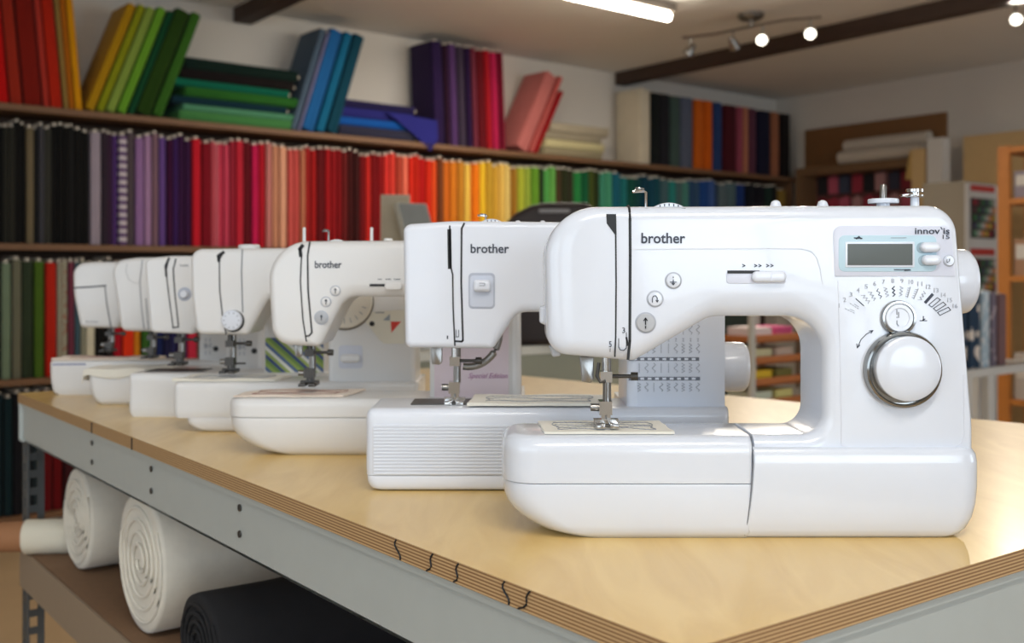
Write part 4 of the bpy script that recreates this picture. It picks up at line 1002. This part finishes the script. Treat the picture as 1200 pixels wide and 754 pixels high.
# shelving
unit = empty('wall_shelving', (wp(2.5).x, wp(2.5).y, 0), 'long timber wall shelving packed with rows of coloured fabric bolts', 'shelving')
uo = tuple(unit.location)
sE = sw(931)
def wbox(mb, s0, s1, b0, b1, z0, z1):
    q = [wp(s0, b0), wp(s1, b0), wp(s1, b1), wp(s0, b1)]; quad_prism(mb, q, z0, z1)
for z in (Z1, Z2, Z3, Z4):
    mb = MB(uo); wbox(mb, -.55, sE if z > .8 else sw(505)+.0, -.004, .292, z-BT, z-.0005); mb.build('shelf_board', M_BOARD, unit)
for s in (-.54, sE-.02):
    mb = MB(uo); wbox(mb, s, s+.02, .02, .29, 0 if s < 1 else Z2-.03, Z1-BT); mb.build('upright', M_BOARD, unit)
mb = MB(uo); wbox(mb, -.54, sE, .286, .292, Z4, Z1-BT); mb.build('back_panel', mat('back_panel', (70, 52, 40), .8), unit)
# tagged paper tickets seen along the middle shelf are the cores

# ------------------------------------------------------------------ room
W0 = L0-Nn*.30
K = Vector((2.153, 8.743)); Bd = Vector((.595, -.804)); Bm = Vector((-.804, -.595)); ZCE = 2.595
near_s = -3.9; 
c_nl = W0+U*near_s                                   # near end of left wall
RW = 8.2
def line_int(p, d, q, e):
    cr = d.x*e.y-d.y*e.x; t = ((q.x-p.x)*e.y-(q.y-p.y)*e.x)/cr; return p+d*t
c_nr = c_nl+Nn*RW
c_br = line_int(K, Bd, c_nr, U)
def wall(name, p, q, openings=(), z1=ZCE, th=.12, m=M_WALL):
    """wall from p to q, inside on the right-hand side turned by out; openings (s0,s1,z0,z1)"""
    d = (q-p).normalized(); L = (q-p).length; nn = Vector((-d.y, d.x))
    cen = (c_nl+c_br)/2
    if nn.dot(cen-p) > 0: nn = -nn
    mb = MB()
    def seg(a, b, z0, z1_):
        quad_prism(mb, [p+d*a, p+d*b, p+d*b+nn*th, p+d*a+nn*th], z0, z1_)
    s = 0
    for (a, b, z0, z1_) in openings:
        seg(s, a, 0, z1); seg(a, b, 0, z0); seg(a, b, z1_, z1); s = b
    seg(s, L, 0, z1)
    return struct(mb.build(name, m))
wall('wall_left', c_nl, K); wall('wall_back', K, c_br, )
Lr = (c_br-c_nr).length
winR = [(1.0, 2.9, .85, 2.3), (6.3, 8.7, .85, 2.3)]  # the second opening is added, out of view, to brighten the right-hand background
wall('wall_right', c_nr, c_br, winR)
winN = [(3.6, 5.6, .8, 2.35), (6.0, 7.8, .8, 2.35)]
wall('wall_near', c_nl, c_nr, winN)
mb = MB(); cn = [c_nl, K, c_br, c_nr]; ce = sum((Vector(c) for c in cn), Vector((0, 0)))/4
q = [c+(c-ce).normalized()*.15 for c in cn]
quad_prism(mb, q, -.05, 0); struct(mb.build('floor', M_FLOOR))
mb = MB(); quad_prism(mb, q, ZCE, ZCE+.05); struct(mb.build('ceiling', M_CEIL))
M_FRAME = mat('window_paint', (225, 225, 222), .5)
def area(name, loc, target, sx, sy, e, col):
    l = bpy.data.lights.new(name, 'AREA'); l.shape = 'RECTANGLE'; l.size = sx; l.size_y = sy; l.energy = e; l.color = col
    o = bpy.data.objects.new(name, l); COL.objects.link(o); o.location = loc
    o.rotation_euler = (Vector(target)-Vector(loc)).to_track_quat('-Z', 'Y').to_euler(); return o
k = 0
for (p, q_, wins, e) in ((c_nl, c_nr, winN, .42), (c_nr, c_br, winR, 1.35)):
    d = (q_-p).normalized(); nn = Vector((-d.y, d.x))
    if nn.dot(ce-p) > 0: nn = -nn
    for (a, b, z0, z1_) in wins:
        k += 1; mb = MB()
        for (s0, s1, y0, y1) in ((a, a+.05, z0, z1_), (b-.05, b, z0, z1_), (a, b, z0, z0+.05), (a, b, z1_-.05, z1_), ((a+b)/2-.025, (a+b)/2+.025, z0, z1_)):
            quad_prism(mb, [p+d*s0+nn*.03, p+d*s1+nn*.03, p+d*s1+nn*.08, p+d*s0+nn*.08], y0, y1)
        struct(mb.build('window_%d' % k, M_FRAME))
        c = p+d*(a+b)/2+nn*.16; e_ = e*(.8 if a > 6.2 and len(wins) == 2 and wins is winR else 1)
        area('daylight', (c.x, c.y, (z0+z1_)/2), (c.x-nn.x*2, c.y-nn.y*2, (z0+z1_)/2-.1), b-a, z1_-z0, 38*e_*(b-a)*(z1_-z0)/3.1, (.74, .87, 1.0))
# ceiling beams: run parallel to the back wall
def cbeam(idx, px, py_bot, length, w=.13, hgt=.10, start=0.0):
    kx = (px-600)/F
    # point on the left wall plane seen at this column
    s = (W0.y*kx-W0.x)/(U.x-U.y*kx); p = W0+U*s+Bd*start
    mb = MB(); sd = Vector((Bd.y, -Bd.x)); 
    if sd.dot(U) < 0: sd = -sd
    quad_prism(mb, [p+Bd*.02, p+Bd*length, p+Bd*length+sd*w, p+Bd*.02+sd*w], ZCE-hgt, ZCE)
    return struct(mb.build('trim_%d' % idx, M_DBEAM))
cbeam(1, 719, 95, 7.0, w=.09, hgt=.085); cbeam(2, 272, 24, 7.0, w=.10, hgt=.075)

# ------------------------------------------------------------------ ceiling lamps
def at(px, py, z):
    d = F*(ZC-z)/(py-321); return Vector(((px-600)*d/F, d, z))
e1 = at(783, 20, ZCE-.07); fx = empty('fluorescent_lamp', (e1.x, e1.y, ZCE), 'long fluorescent ceiling lamp glowing at the top of the photo', 'ceiling lamp')
fo = tuple(fx.location); u3 = Vector((U.x, U.y, 0)); n3 = Vector((Nn.x, Nn.y, 0))
mb = MB(fo); p = Vector((e1.x, e1.y)); q = p-U*1.25
quad_prism(mb, [p+U*.03-Nn*.10, q-Nn*.10, q+Nn*.03, p+U*.03+Nn*.03], ZCE-.045, ZCE-.001); mb.build('housing', mat('lamp_housing', (150, 140, 128), .5), fx)
mb = MB(fo); mb.tube([(p.x, p.y, ZCE-.068), (q.x, q.y, ZCE-.068)], .024, 16); mb.build('tube', emit('tube_glow', (255, 244, 224), 22), fx)
c = (p+q)/2; area('fluorescent_glow', (c.x, c.y, ZCE-.11), (c.x, c.y, 0), 1.2, .06, 30, (1, .92, .80)).rotation_euler = (0, 0, WA)
# a second, unseen lamp is added behind the viewer to brighten the worktop
def added_tube_lamp(p, q, label, e, col):
    d = (q-p).normalized(); nn = Vector((-d.y, d.x)); root = empty('fluorescent_lamp', (p.x, p.y, ZCE), label, 'ceiling lamp'); ro_ = tuple(root.location)
    mb = MB(ro_); quad_prism(mb, [p-nn*.07, q-nn*.07, q+nn*.07, p+nn*.07], ZCE-.045, ZCE-.001); mb.build('housing', MATS['lamp_housing'], root)
    mb = MB(ro_); mb.tube([(p.x, p.y, ZCE-.068), (q.x, q.y, ZCE-.068)], .018, 16); mb.build('tube', MATS['tube_glow'], root)
    c = (p+q)/2; area('fluorescent_glow', (c.x, c.y, ZCE-.11), (c.x, c.y, 0), (q-p).length, .08, e, col).rotation_euler = (0, 0, math.atan2(d.y, d.x))
added_tube_lamp(Vector((-.4, -.75)), Vector((.6, .08)), 'fluorescent ceiling lamp above the near corner of the workbench', 17, (1, .97, .92))
# spot rail
rl = empty('spotlight_rail', (at(880, 28, ZCE-.05).x, at(880, 28, ZCE-.05).y, ZCE), 'ceiling rail with four small spotlights beside the dark beam', 'spotlight')
ro = tuple(rl.location)
pa = at(800, 44, ZCE-.07); pc = at(880, 31, ZCE-.07); pb = at(962, 20, ZCE-.07)
mb = MB(ro); mb.tube([tuple(pa), tuple(pa.lerp(pc, .5)+Vector((0, 0, -.01))), tuple(pc), tuple(pc.lerp(pb, .5)+Vector((0, 0, .01))), tuple(pb)], .008, 8)
mb.build('rail', M_STEEL, rl)
mb = MB(ro); mb.lathe((pc.x, pc.y, ZCE-.001), (0, 0, -1), [(.07, 0), (.07, .02), (.05, .035), (.015, .04), (.015, .07)], 24); mb.build('canopy', M_STEEL, rl)
M_BULB = emit('bulb_glow', (255, 250, 235), 22)
def spot(pt, root, off, on=True, aim=(-.35, -1, -.45)):
    mb = MB(off); mb.tube([tuple(pt), tuple(pt-Vector((0, 0, .06)))], .005, 8)
    a = Vector(aim).normalized(); c = pt-Vector((0, 0, .075))
    mb.lathe(tuple(c-a*.035), tuple(a), [(.012, 0), (.018, .01), (.03, .06), (.031, .068), (.027, .068), (.02, .05)], 20)
    h = mb.build('spot_head', M_STEEL, root)
    mb = MB(off); mb.lathe(tuple(c+a*.010), tuple(a), [(.010, 0), (.018, .012), (.017, .018), (.008, .022)], 20)
    mb.build('bulb', M_BULB if on else mat('glass_off', (200, 190, 170), .3), h)
    if on:
        l = bpy.data.lights.new('spot_light', 'SPOT'); l.energy = 40; l.spot_size = R(95); l.color = (1, .9, .75); l.shadow_soft_size = .03
        o = bpy.data.objects.new('spot_light', l); COL.objects.link(o); o.location = c+a*.06
        o.rotation_euler = a.to_track_quat('-Z', 'Y').to_euler()
spot(pa.lerp(pc, .12), rl, ro, False, (-.5, .2, -.8)); spot(pa.lerp(pc, .75), rl, ro, False, (.4, .5, -.7))
spot(pc.lerp(pb, .17), rl, ro, True); spot(pc.lerp(pb, .86), rl, ro, True)
p2 = at(1190, 4, ZCE-.05); s2 = empty('spotlight', (p2.x, p2.y, ZCE), 'single lit spotlight in the top right corner', 'spotlight')
mb = MB(tuple(s2.location)); mb.tube([(p2.x, p2.y, ZCE), (p2.x, p2.y, ZCE-.05)], .012, 10); mb.build('stem', M_STEEL, s2)
spot(p2, s2, tuple(s2.location), True)

# ------------------------------------------------------------------ behind the bench: counter with case and frames
ROOMA = WA
def rbox(mb, c, du, dn, z0, z1, off=None, bev=None):
    """room-aligned box: c is the corner nearest the camera, du along U, dn along -Nn (away)"""
    c = Vector(c); quad_prism(mb, [c, c+U*du, c+U*du-Nn*dn, c-Nn*dn], z0, z1)
cc = Vector((-.34, 3.05))
ct = empty('counter', (cc.x+.5, cc.y+.4, 0), 'olive-grey counter with a pale top behind the row of sewing machines', 'counter')
co = tuple(ct.location)
mb = MB(co); rbox(mb, cc+U*.01-Nn*.01, 1.0, .5, .08, .925); mb.build('cabinet_body', mat('olive_grey', (158, 158, 138), .6), ct)
mb = MB(co); rbox(mb, cc, 1.02, .52, .925, .952); mb.build('counter_top', mat('pale_top', (222, 218, 204), .5), ct)
mb = MB(co); rbox(mb, cc+U*.03-Nn*.04, .96, .44, 0, .08); mb.build('plinth', M_BLACK, ct)
# black block stands in for the shade beyond the bench, under the head
mb = MB(); rbox(mb, Vector((.0, 2.72)), .45, .10, 0, .80); o = mb.build('black_bin', mat('black_bin', (26, 26, 28), .6)); tag(o, 'black bin standing between the workbench and the olive-grey counter', 'bin')
# framed boards
M_PWH0 = mat('tub_white', (206, 204, 198), .5)
def leanboard(px0, px1, py0, py1, d, th, tilt, rz, mt, label, shear=0.0, marks=None):
    x0_ = (px0-600)*d/F; x1_ = (px1-600)*d/F; z1_ = ZC-(py0-321)*d/F; w = x1_-x0_; h = z1_-1.166
    mb = MB(); mb.box(0, w, 0, th, 0, h); o = mb.build('canvas_panel', mt); o.location = (x0_, d, 1.1665+abs(math.sin(shear))*w*0)
    o.rotation_euler = (tilt, shear, rz); tag(o, label, 'panel')
    mb = MB(); mb.box(.004, w-.004, -.002, .001, .004, h-.004); mb.build('face', marks, o)
    return o
bx = empty('storage_box', (P(500, 0, 3.35)[0], 3.35, .953), 'white lidded storage box on the counter under the two canvas panels', 'box')
xa_, xb_ = P(438, 0, 3.35)[0], P(580, 0, 3.35)[0]
mb = MB(tuple(bx.location)); plan(mb, [(.9535, xa_+.01, xb_-.01, 3.22, 3.44, (.02,)*4), (1.14, xa_, xb_, 3.21, 3.45, (.02,)*4)]); mb.build('tub', M_PWH0, bx)
mb = MB(tuple(bx.location)); plan(mb, [(1.1405, xa_-.006, xb_+.006, 3.205, 3.455, (.022,)*4), (1.165, xa_-.006, xb_+.006, 3.205, 3.455, (.022,)*4)]); mb.build('lid', M_PWH0, bx)
leanboard(446, 480, 228, 0, 3.40, .02, R(-3), R(4), mat('linen_edge', (190, 178, 156), .8), 'beige linen-covered panel standing behind the third machine, left of the pair', marks=mat('linen_face', (172, 160, 138), .8, noise=.08))
leanboard(488, 530, 226, 0, 3.25, .022, R(-25), R(38), mat('grey_linen_edge', (190, 186, 172), .8), 'grey canvas panel tilted against the beige linen panel', marks=mat('grey_linen', (140, 142, 138), .8, noise=.15, nscale=20))
# dark domed case
cs = empty('carrying_case', ((640-600)*3.45/F, 3.45, .953), 'dark brown domed carrying case with a grey handle strip on the counter', 'case')
pts = [P(x, y, 3.4) for x, y in ((592, 262), (604, 250), (622, 241), (640, 237.5), (690, 238), (706, 262))]
zb = .9545
pl = [(pts[0][0], zb)]+pts+[(pts[-1][0], zb)]
mb = MB(tuple(cs.location)); slab(mb, pl, [.005, .02, .06, .08, .05, .03, .03, .005], 3.38, 3.56, .02, .02, bs=3); mb.build('shell', mat('dark_case', (48, 38, 36), .6), cs)
a, b = P(631, 245, 3.37), P(668, 250, 3.37)
mb = MB(tuple(cs.location)); slab(mb, [(a[0], a[1]), (b[0], a[1]), (b[0], b[1]), (a[0], b[1])], [.006]*4, 3.366, 3.384, .004, .001, bs=3); mb.build('handle', mat('case_strip', (140, 138, 138), .5), cs)

# ------------------------------------------------------------------ right-hand background
def bw(px):
    kx = (px-600)/F; t = (K.y*kx-K.x)/(-Bd.y*kx+Bd.x) if False else (kx*K.y-K.x)/(Bd.x-kx*Bd.y); return t
def bp_(t, off): return K+Bd*t+Bm*off
def bquad(mb, t0, t1, o0, o1, z0, z1): quad_prism(mb, [bp_(t0, o0), bp_(t1, o0), bp_(t1, o1), bp_(t0, o1)], z0, z1)
def bz(px, py):
    t = bw(px); d = (K+Bd*t).y; return ZC-(py-321)*d/F
t0, t1 = bw(946), bw(1111); M_OAK = mat('brown_wood_panel', (128, 88, 50), .6, noise=.1); M_OAK2 = mat('brown_wood_frame', (116, 86, 56), .6, noise=.1)
zt_ = bz(1040, 141)
cab = empty('packet_cabinet', (bp_((t0+t1)/2, .1).x, bp_((t0+t1)/2, .1).y, 0), 'brown wooden open cabinet on the far wall holding small packets', 'cabinet')
cbo = tuple(cab.location)
mb = MB(cbo); bquad(mb, t0, t1, .005, .03, .3, zt_); mb.build('back_board', M_OAK, cab)
zi = bz(1030, 193)
mb = MB(cbo); bquad(mb, t0+.08, t1-.03, .03, .24, zi-.06, zi); mb.build('top_shelf', M_OAK2, cab)
for ta in (t0+.08, t1-.07):
    mb = MB(cbo); bquad(mb, ta, ta+.045, .03, .24, .3, zi-.06); mb.build('side_post', M_OAK2, cab)
mb = MB(cbo); bquad(mb, t0+.125, t1-.07, .031, .05, .3, zi-.06); mb.build('pegboard', mat('maroon_board', (92, 52, 50), .8, noise=.2), cab)
# packets
pc_ = [((30, 30, 36), 'black'), ((150, 50, 66), 'red'), ((50, 50, 66), 'navy'), ((170, 80, 100), 'pink'), ((24, 24, 26), 'black'), ((120, 30, 44), 'dark red'), ((60, 66, 84), 'slate blue'), ((160, 120, 120), 'pale pink')]
rn = ['top row', 'second row', 'third row']
for r_ in range(3):
    for c_ in range(9):
        col, nm = pc_[(r_*5+c_*3+(r_*c_) % 2) % 8]
        tt = t0+.15+c_*.105; z = zi-.20-r_*.17
        mb = MB(); ww = .085; 
        bquad(mb, tt, tt+ww, .052, .062+.01*(c_ % 3), z, z+.13)
        bquad(mb, tt+ww*.3, tt+ww*.7, .054, .058, z+.129, z+.145)
        p = bp_(tt+ww/2, .057); mb.v = [(v[0]-p.x, v[1]-p.y, v[2]-z) for v in mb.v]
        o = mb.build('packet', mat('packet_%s' % nm.replace(' ', '_'), tuple(min(255, int(v*1.1)) for v in col), .5)); o.location = (p.x, p.y, z)
        tag(o, '%s packet, %s from left in the %s of the far wall cabinet' % (nm, ord_[c_], rn[r_]), 'packet', 'packets hanging in the far wall cabinet')
# white rolled bundles on its top
ta, tb = bw(1000), bw(1104)
for i, (o0, zz, rr, a_, b_) in enumerate(((.085, zi+.055, .050, ta, tb), (.192, zi+.053, .05, ta+.03, tb-.03), (.138, zi+.142, .048, ta+.04, tb-.01))):
    pa_, pb_ = bp_(a_, o0), bp_(b_, o0); mb = MB((pa_.x, pa_.y, zz-rr)); mb.tube([(pa_.x, pa_.y, zz), (pa_.x*.5+pb_.x*.5, pa_.y*.5+pb_.y*.5, zz), (pb_.x, pb_.y, zz)], [rr, rr*1.03, rr*.95], 20)
    o = mb.build('paper_roll', mat('white_paper_roll', (196, 184, 168), .8, noise=.05)); o.location = (pa_.x, pa_.y, zz-rr)
    tag(o, ['white roll at the back on top of the far wall cabinet', 'white roll at the front on top of the far wall cabinet', 'uppermost white roll on top of the far wall cabinet'][i], 'roll', 'white rolls on the far wall cabinet')
# yellow tag
p = bp_(bw(1096), .255); mb = MB(); mb.box(-.035, .035, -.004, .004, -.20, 0); o = mb.build('hanging_tag', mat('yellow_tag', (206, 170, 100), .7)); o.location = (p.x, p.y, zi+.04); o.rotation_euler = (0, R(10), math.atan2(Bd.y, Bd.x)); tag(o, 'yellow paper tag hanging at the right end of the white rolls', 'tag')
# pale wood cupboard and white post to its right
pw = empty('pale_wood_screen', (bp_(bw(1150), .3).x, bp_(bw(1150), .3).y, 0), 'tall pale pine boarding with a white post beside the far wall cabinet', 'screen')
pwo = tuple(pw.location)
mb = MB(pwo); bquad(mb, bw(1101), bw(1117), .25, .34, .3, bz(1112, 178)); mb.build('pine_board', mat('pale_pine', (206, 172, 120), .6, noise=.08), pw)
mb = MB(pwo); bquad(mb, bw(1119)+.0, bw(1137), .25, .34, 0, bz(1130, 166)); mb.build('white_post', mat('white_paint', (214, 208, 200), .6), pw)
mb = MB(pwo); bquad(mb, bw(1142), bw(1215), .10, .14, 0, bz(1160, 160))
for z in (1.45, 1.7, 1.95): bquad(mb, bw(1142), bw(1215), .14, .146, z, z+.01)
mb.build('boarding', mat('pale_pine', (206, 172, 120), .6, noise=.08), pw)
# thread display cabinet
E = Vector(((1130-600)*6.3/F, 6.3)); td_ = empty('thread_cabinet', (E.x, E.y, 0), 'grey-sided display cabinet of coloured threads with red header strips', 'display cabinet')
tdo = tuple(td_.location); zt2 = ZC+(321-212)*6.3/F
mb = MB(tdo); rbox(mb, E, .40, .26, 0, zt2); mb.build('carcass', mat('cab_grey', (156, 146, 128), .6), td_)
M_PWH = mat('panel_white', (218, 214, 208), .5)
mb = MB(tdo); quad_prism(mb, [E+U*.005, E+U*.395, E+U*.395+Nn*.012, E+U*.005+Nn*.012], .2, zt2-.01); mb.build('front_frame', M_PWH, td_)
M_RED = mat('header_red', (196, 50, 44), .5)
for (ya, yb) in ((216, 223), (291, 299), (362, 369)):
    za = ZC-(yb-321)*6.3/F; zb_ = ZC-(ya-321)*6.3/F
    mb = MB(tdo); quad_prism(mb, [E+U*.05+Nn*.012, E+U*.34+Nn*.012, E+U*.34+Nn*.016, E+U*.05+Nn*.016], za, zb_); mb.build('header_strip', M_RED, td_)
thr = [(190, 160, 60), (60, 110, 70), (200, 190, 180), (150, 50, 60), (70, 70, 90), (220, 150, 90), (90, 60, 60), (110, 150, 120)]
for (ya, yb) in ((231, 279), (303, 352)):
    za = ZC-(yb-321)*6.3/F; zb_ = ZC-(ya-321)*6.3/F
    mb = MB(tdo); quad_prism(mb, [E+U*.05+Nn*.0121, E+U*.35+Nn*.0121, E+U*.35+Nn*.014, E+U*.05+Nn*.014], za, zb_); wd = mb.build('display_window', mat('win_dark', (70, 64, 58), .5), td_)
    for i in range(6):
        for j in range(5):
            s_ = .065+i*.046; z = za+.012+j*(zb_-za-.01)/5
            c_ = E+U*(s_+.016)+Nn*.024; mb = MB(tdo); mb.lathe((c_.x, c_.y, z), (0, 0, 1), [(.015, 0), (.015, .003), (.011, .004), (.013, .018), (.011, .031), (.015, .032), (.015, .035)], 10)
            cidx = (i*3+j*5+ya) % 8; mb.build('thread_spool', mat('thread_%d' % cidx, thr[cidx], .6), wd)
# orange pine shelving at the right edge
E2 = Vector(((1169-600)*5.6/F, 5.6)); ps = empty('pine_shelving', (E2.x, E2.y, 0), 'orange pine shelving unit at the right edge of the photo', 'shelving')
pso = tuple(ps.location); M_PINE = mat('orange_pine', (196, 122, 50), .55, noise=.12, nscale=14)
zt3 = ZC+(321-172)*5.6/F
def nbox(mb, a0, a1, b0, b1, z0, z1):
    quad_prism(mb, [E2+Nn*a0+U*b0, E2+Nn*a1+U*b0, E2+Nn*a1+U*b1, E2+Nn*a0+U*b1], z0, z1)
for (a_, b_) in ((0, 0), (.80, 0), (0, .30), (.80, .30)):
    mb = MB(pso); nbox(mb, a_, a_+.06, b_, b_+.03, 0, zt3); mb.build('post', M_PINE, ps)
shz = [zt3-.035, ZC+(321-240)*5.6/F, ZC+(321-330)*5.6/F, .5, .1]
for z in shz:
    mb = MB(pso); nbox(mb, .002, .856, .003, .326, z, z+.03); mb.build('shelf_board', M_PINE, ps)
boxc = [((150, 140, 150), 'grey'), ((130, 60, 60), 'red'), ((170, 130, 100), 'tan'), ((90, 80, 100), 'violet grey'), ((190, 180, 170), 'white'), ((110, 90, 60), 'brown')]
lv = ['upper', 'second', 'third', 'lowest']
for li, z in enumerate(shz[1:4]):
    for i in range(5):
        col, nm = boxc[(li*2+i*5) % 6]
        b0 = E2+Nn*(.07+i*.14)+U*.03; mb = MB((b0.x, b0.y, z+.031)); hh = .14+.05*((i+li) % 3)
        quad_prism(mb, [b0, b0+Nn*.125, b0+Nn*.125+U*.2, b0+U*.2], z+.0305, z+.031+hh)
        o = mb.build('craft_box', mat('craft_%s' % nm.replace(' ', '_'), col, .7)); o.location = (b0.x, b0.y, z+.031)
        mb = MB(); quad_prism(mb, [Nn*.012-U*.002, Nn*.11-U*.002, Nn*.11, Nn*.012], hh*.45, hh*.85); mb.build('box_label', mat('lab_white', (214, 208, 198), .6), o)
        tag(o, '%s box, %s from left on the %s shelf of the orange pine unit' % (nm, ord_[i], lv[li]), 'box', 'boxes in the orange pine shelving')
# white low table with patterned bolts
E3 = Vector(((1148-600)*4.75/F, 4.75)); lt = empty('display_table', (E3.x, E3.y, 0), 'low white metal table carrying patterned fabric bolts at the right edge', 'table')
lto = tuple(lt.location); M_WM = mat('white_metal', (206, 204, 198), .5)
ztb = ZC-(433-321)*4.75/F
mb = MB(lto); rbox(mb, E3-U*.12, .80, .36, ztb-.035, ztb); mb.build('table_top', M_WM, lt)
for (a_, b_) in ((-.10, .01), (.10, .01), (.62, .01), (-.10, .32), (.62, .32)):
    mb = MB(lto); rbox(mb, E3+U*a_-Nn*b_, .055, .03, 0, ztb-.035); mb.build('leg', M_WM, lt)
mb = MB(lto); rbox(mb, E3-U*.10-Nn*.03, .75, .28, .35, .37); mb.build('lower_shelf', M_WM, lt)
navyfl = spots('navy_white_flowers', (30, 56, 80), (224, 212, 200), 15, .45); lbl = spots('pale_blue_blossom', (168, 188, 200), (220, 222, 224), 40, .4); grf = spots('grey_plum_flowers', (120, 110, 124), (196, 180, 184), 30, .35)
for i, (a_, w_, mm, nm, hh) in enumerate(((-.115, .075, navyfl, 'left navy blossom-print', .36), (-.035, .11, navyfl, 'right navy blossom-print', .355), (.08, .085, lbl, 'pale blue floral', .345), (.17, .06, grf, 'grey plum floral', .335), (.235, .09, cloth((120, 90, 90)), 'dusty brown', .33))):
    p = E3+U*(a_+w_/2)-Nn*.03; o = bolt_mesh('fabric_bolt', w_, .24, hh, mm); o.location = (p.x, p.y, ztb+.001); o.rotation_euler = (0, 0, WA)
    core_mesh(w_, .24, hh-.01, o)
    tag(o, '%s fabric bolt standing on the low white table' % nm, 'fabric bolt', 'patterned bolts on the low white table')
# thread tray rack seen through the machine's arm
E4 = Vector(((886-600)*4.6/F, 4.6)); rk = empty('tray_rack', (E4.x, E4.y, 0), 'rack of orange-brown trays seen through the opening of the front machine', 'rack')
rko = tuple(rk.location); M_TR = mat('tray_wood', (176, 104, 52), .6, noise=.1)
for (a_, b_) in ((-.03, 0), (.34, 0), (-.03, .26), (.34, .26)):
    mb = MB(rko); rbox(mb, E4+U*a_-Nn*b_, .028, .02, 0, 1.15); mb.build('rack_post', mat('pale_post', (190, 186, 176), .5), rk)
mb = MB(rko); rbox(mb, E4-U*.03-Nn*.28, .40, .012, .1, 1.15); mb.build('back_board', mat('green_dark', (40, 56, 44), .8), rk)
packc = [[((200, 186, 184), 'white'), ((180, 60, 110), 'pink')], [((206, 196, 150), 'cream'), ((196, 170, 150), 'beige')], [((222, 180, 30), 'yellow'), ((110, 100, 40), 'olive')], [((200, 206, 180), 'pale green'), ((210, 200, 120), 'lime')]]
for i in range(5):
    z = ZC-((403+25.5*i)-321)*4.6/F
    mb = MB(rko)
    rbox(mb, E4, .34, .24, z, z+.01); rbox(mb, E4, .34, .012, z, z+.035); rbox(mb, E4-U*.0, .01, .24, z, z+.03); rbox(mb, E4+U*.33, .01, .24, z, z+.03)
    mb.build('tray', M_TR, rk)
    if i < 4:
        for j in range(2):
            col, nm = packc[i][j]; b0 = E4+U*(.03+j*.15)-Nn*.03; mb = MB((b0.x, b0.y, z+.011))
            quad_prism(mb, [b0, b0+U*.12, b0+U*.12-Nn*.15, b0-Nn*.15], z+.011, z+.065)
            o = mb.build('thread_pack', mat('pack_%s' % nm.replace(' ', '_'), tuple(min(255, v+10) for v in col), .5)); o.location = (b0.x, b0.y, z+.011)
            tag(o, '%s pack in the %s tray down of the orange-brown rack' % (nm, ord_[i]), 'pack', 'packs in the orange-brown tray rack')
mb = MB(); e5 = Vector(((846-600)*5.2/F, 5.2)); rbox(mb, e5, .13, .25, .0, ZC-(399-321)*5.2/F-.0)
mb.v = [(v[0]-e5.x, v[1]-e5.y, v[2]) for v in mb.v]; o = mb.build('white_drawer_unit', mat('white_unit', (196, 190, 178), .6)); o.location = (e5.x, e5.y, 0); tag(o, 'pale drawer unit behind the hand wheel, left of the tray rack', 'drawer unit')
mb = MB(); rbox(mb, Vector((0, 0)), .11, .16, 0, .16); o = mb.build('brown_box', mat('brown_boxm', (140, 88, 48), .7)); p = e5+U*.01-Nn*.03; o.location = (p.x, p.y, ZC-(399-321)*5.2/F+.001)
mb = MB(); quad_prism(mb, [U*.03+Nn*.002, U*.08+Nn*.002, U*.08, U*.03], .05, .11); mb.build('box_label', mat('lab_tan', (170, 120, 80), .6), o)
tag(o, 'brown cardboard box on the pale drawer unit', 'box')

# ------------------------------------------------------------------ world, camera
w = bpy.data.worlds.new('World'); S.world = w; w.use_nodes = True
bg = w.node_tree.nodes['Background']; bg.inputs[0].default_value = (.8, .9, 1, 1); bg.inputs[1].default_value = 1.0
cam = bpy.data.cameras.new('Camera'); co_ = bpy.data.objects.new('Camera', cam); COL.objects.link(co_)
co_.location = (0, 0, ZC); co_.rotation_euler = (R(90), 0, 0)
cam.sensor_width = 36; cam.lens = 36*F/1200; cam.shift_y = -56/1200; cam.clip_start = .05
cam.dof.use_dof = True; cam.dof.focus_distance = .95; cam.dof.aperture_fstop = 7.0
S.camera = co_
S.view_settings.view_transform = 'Standard'; S.view_settings.look = 'None'; S.view_settings.gamma = 1
S.view_settings.exposure = 0.10
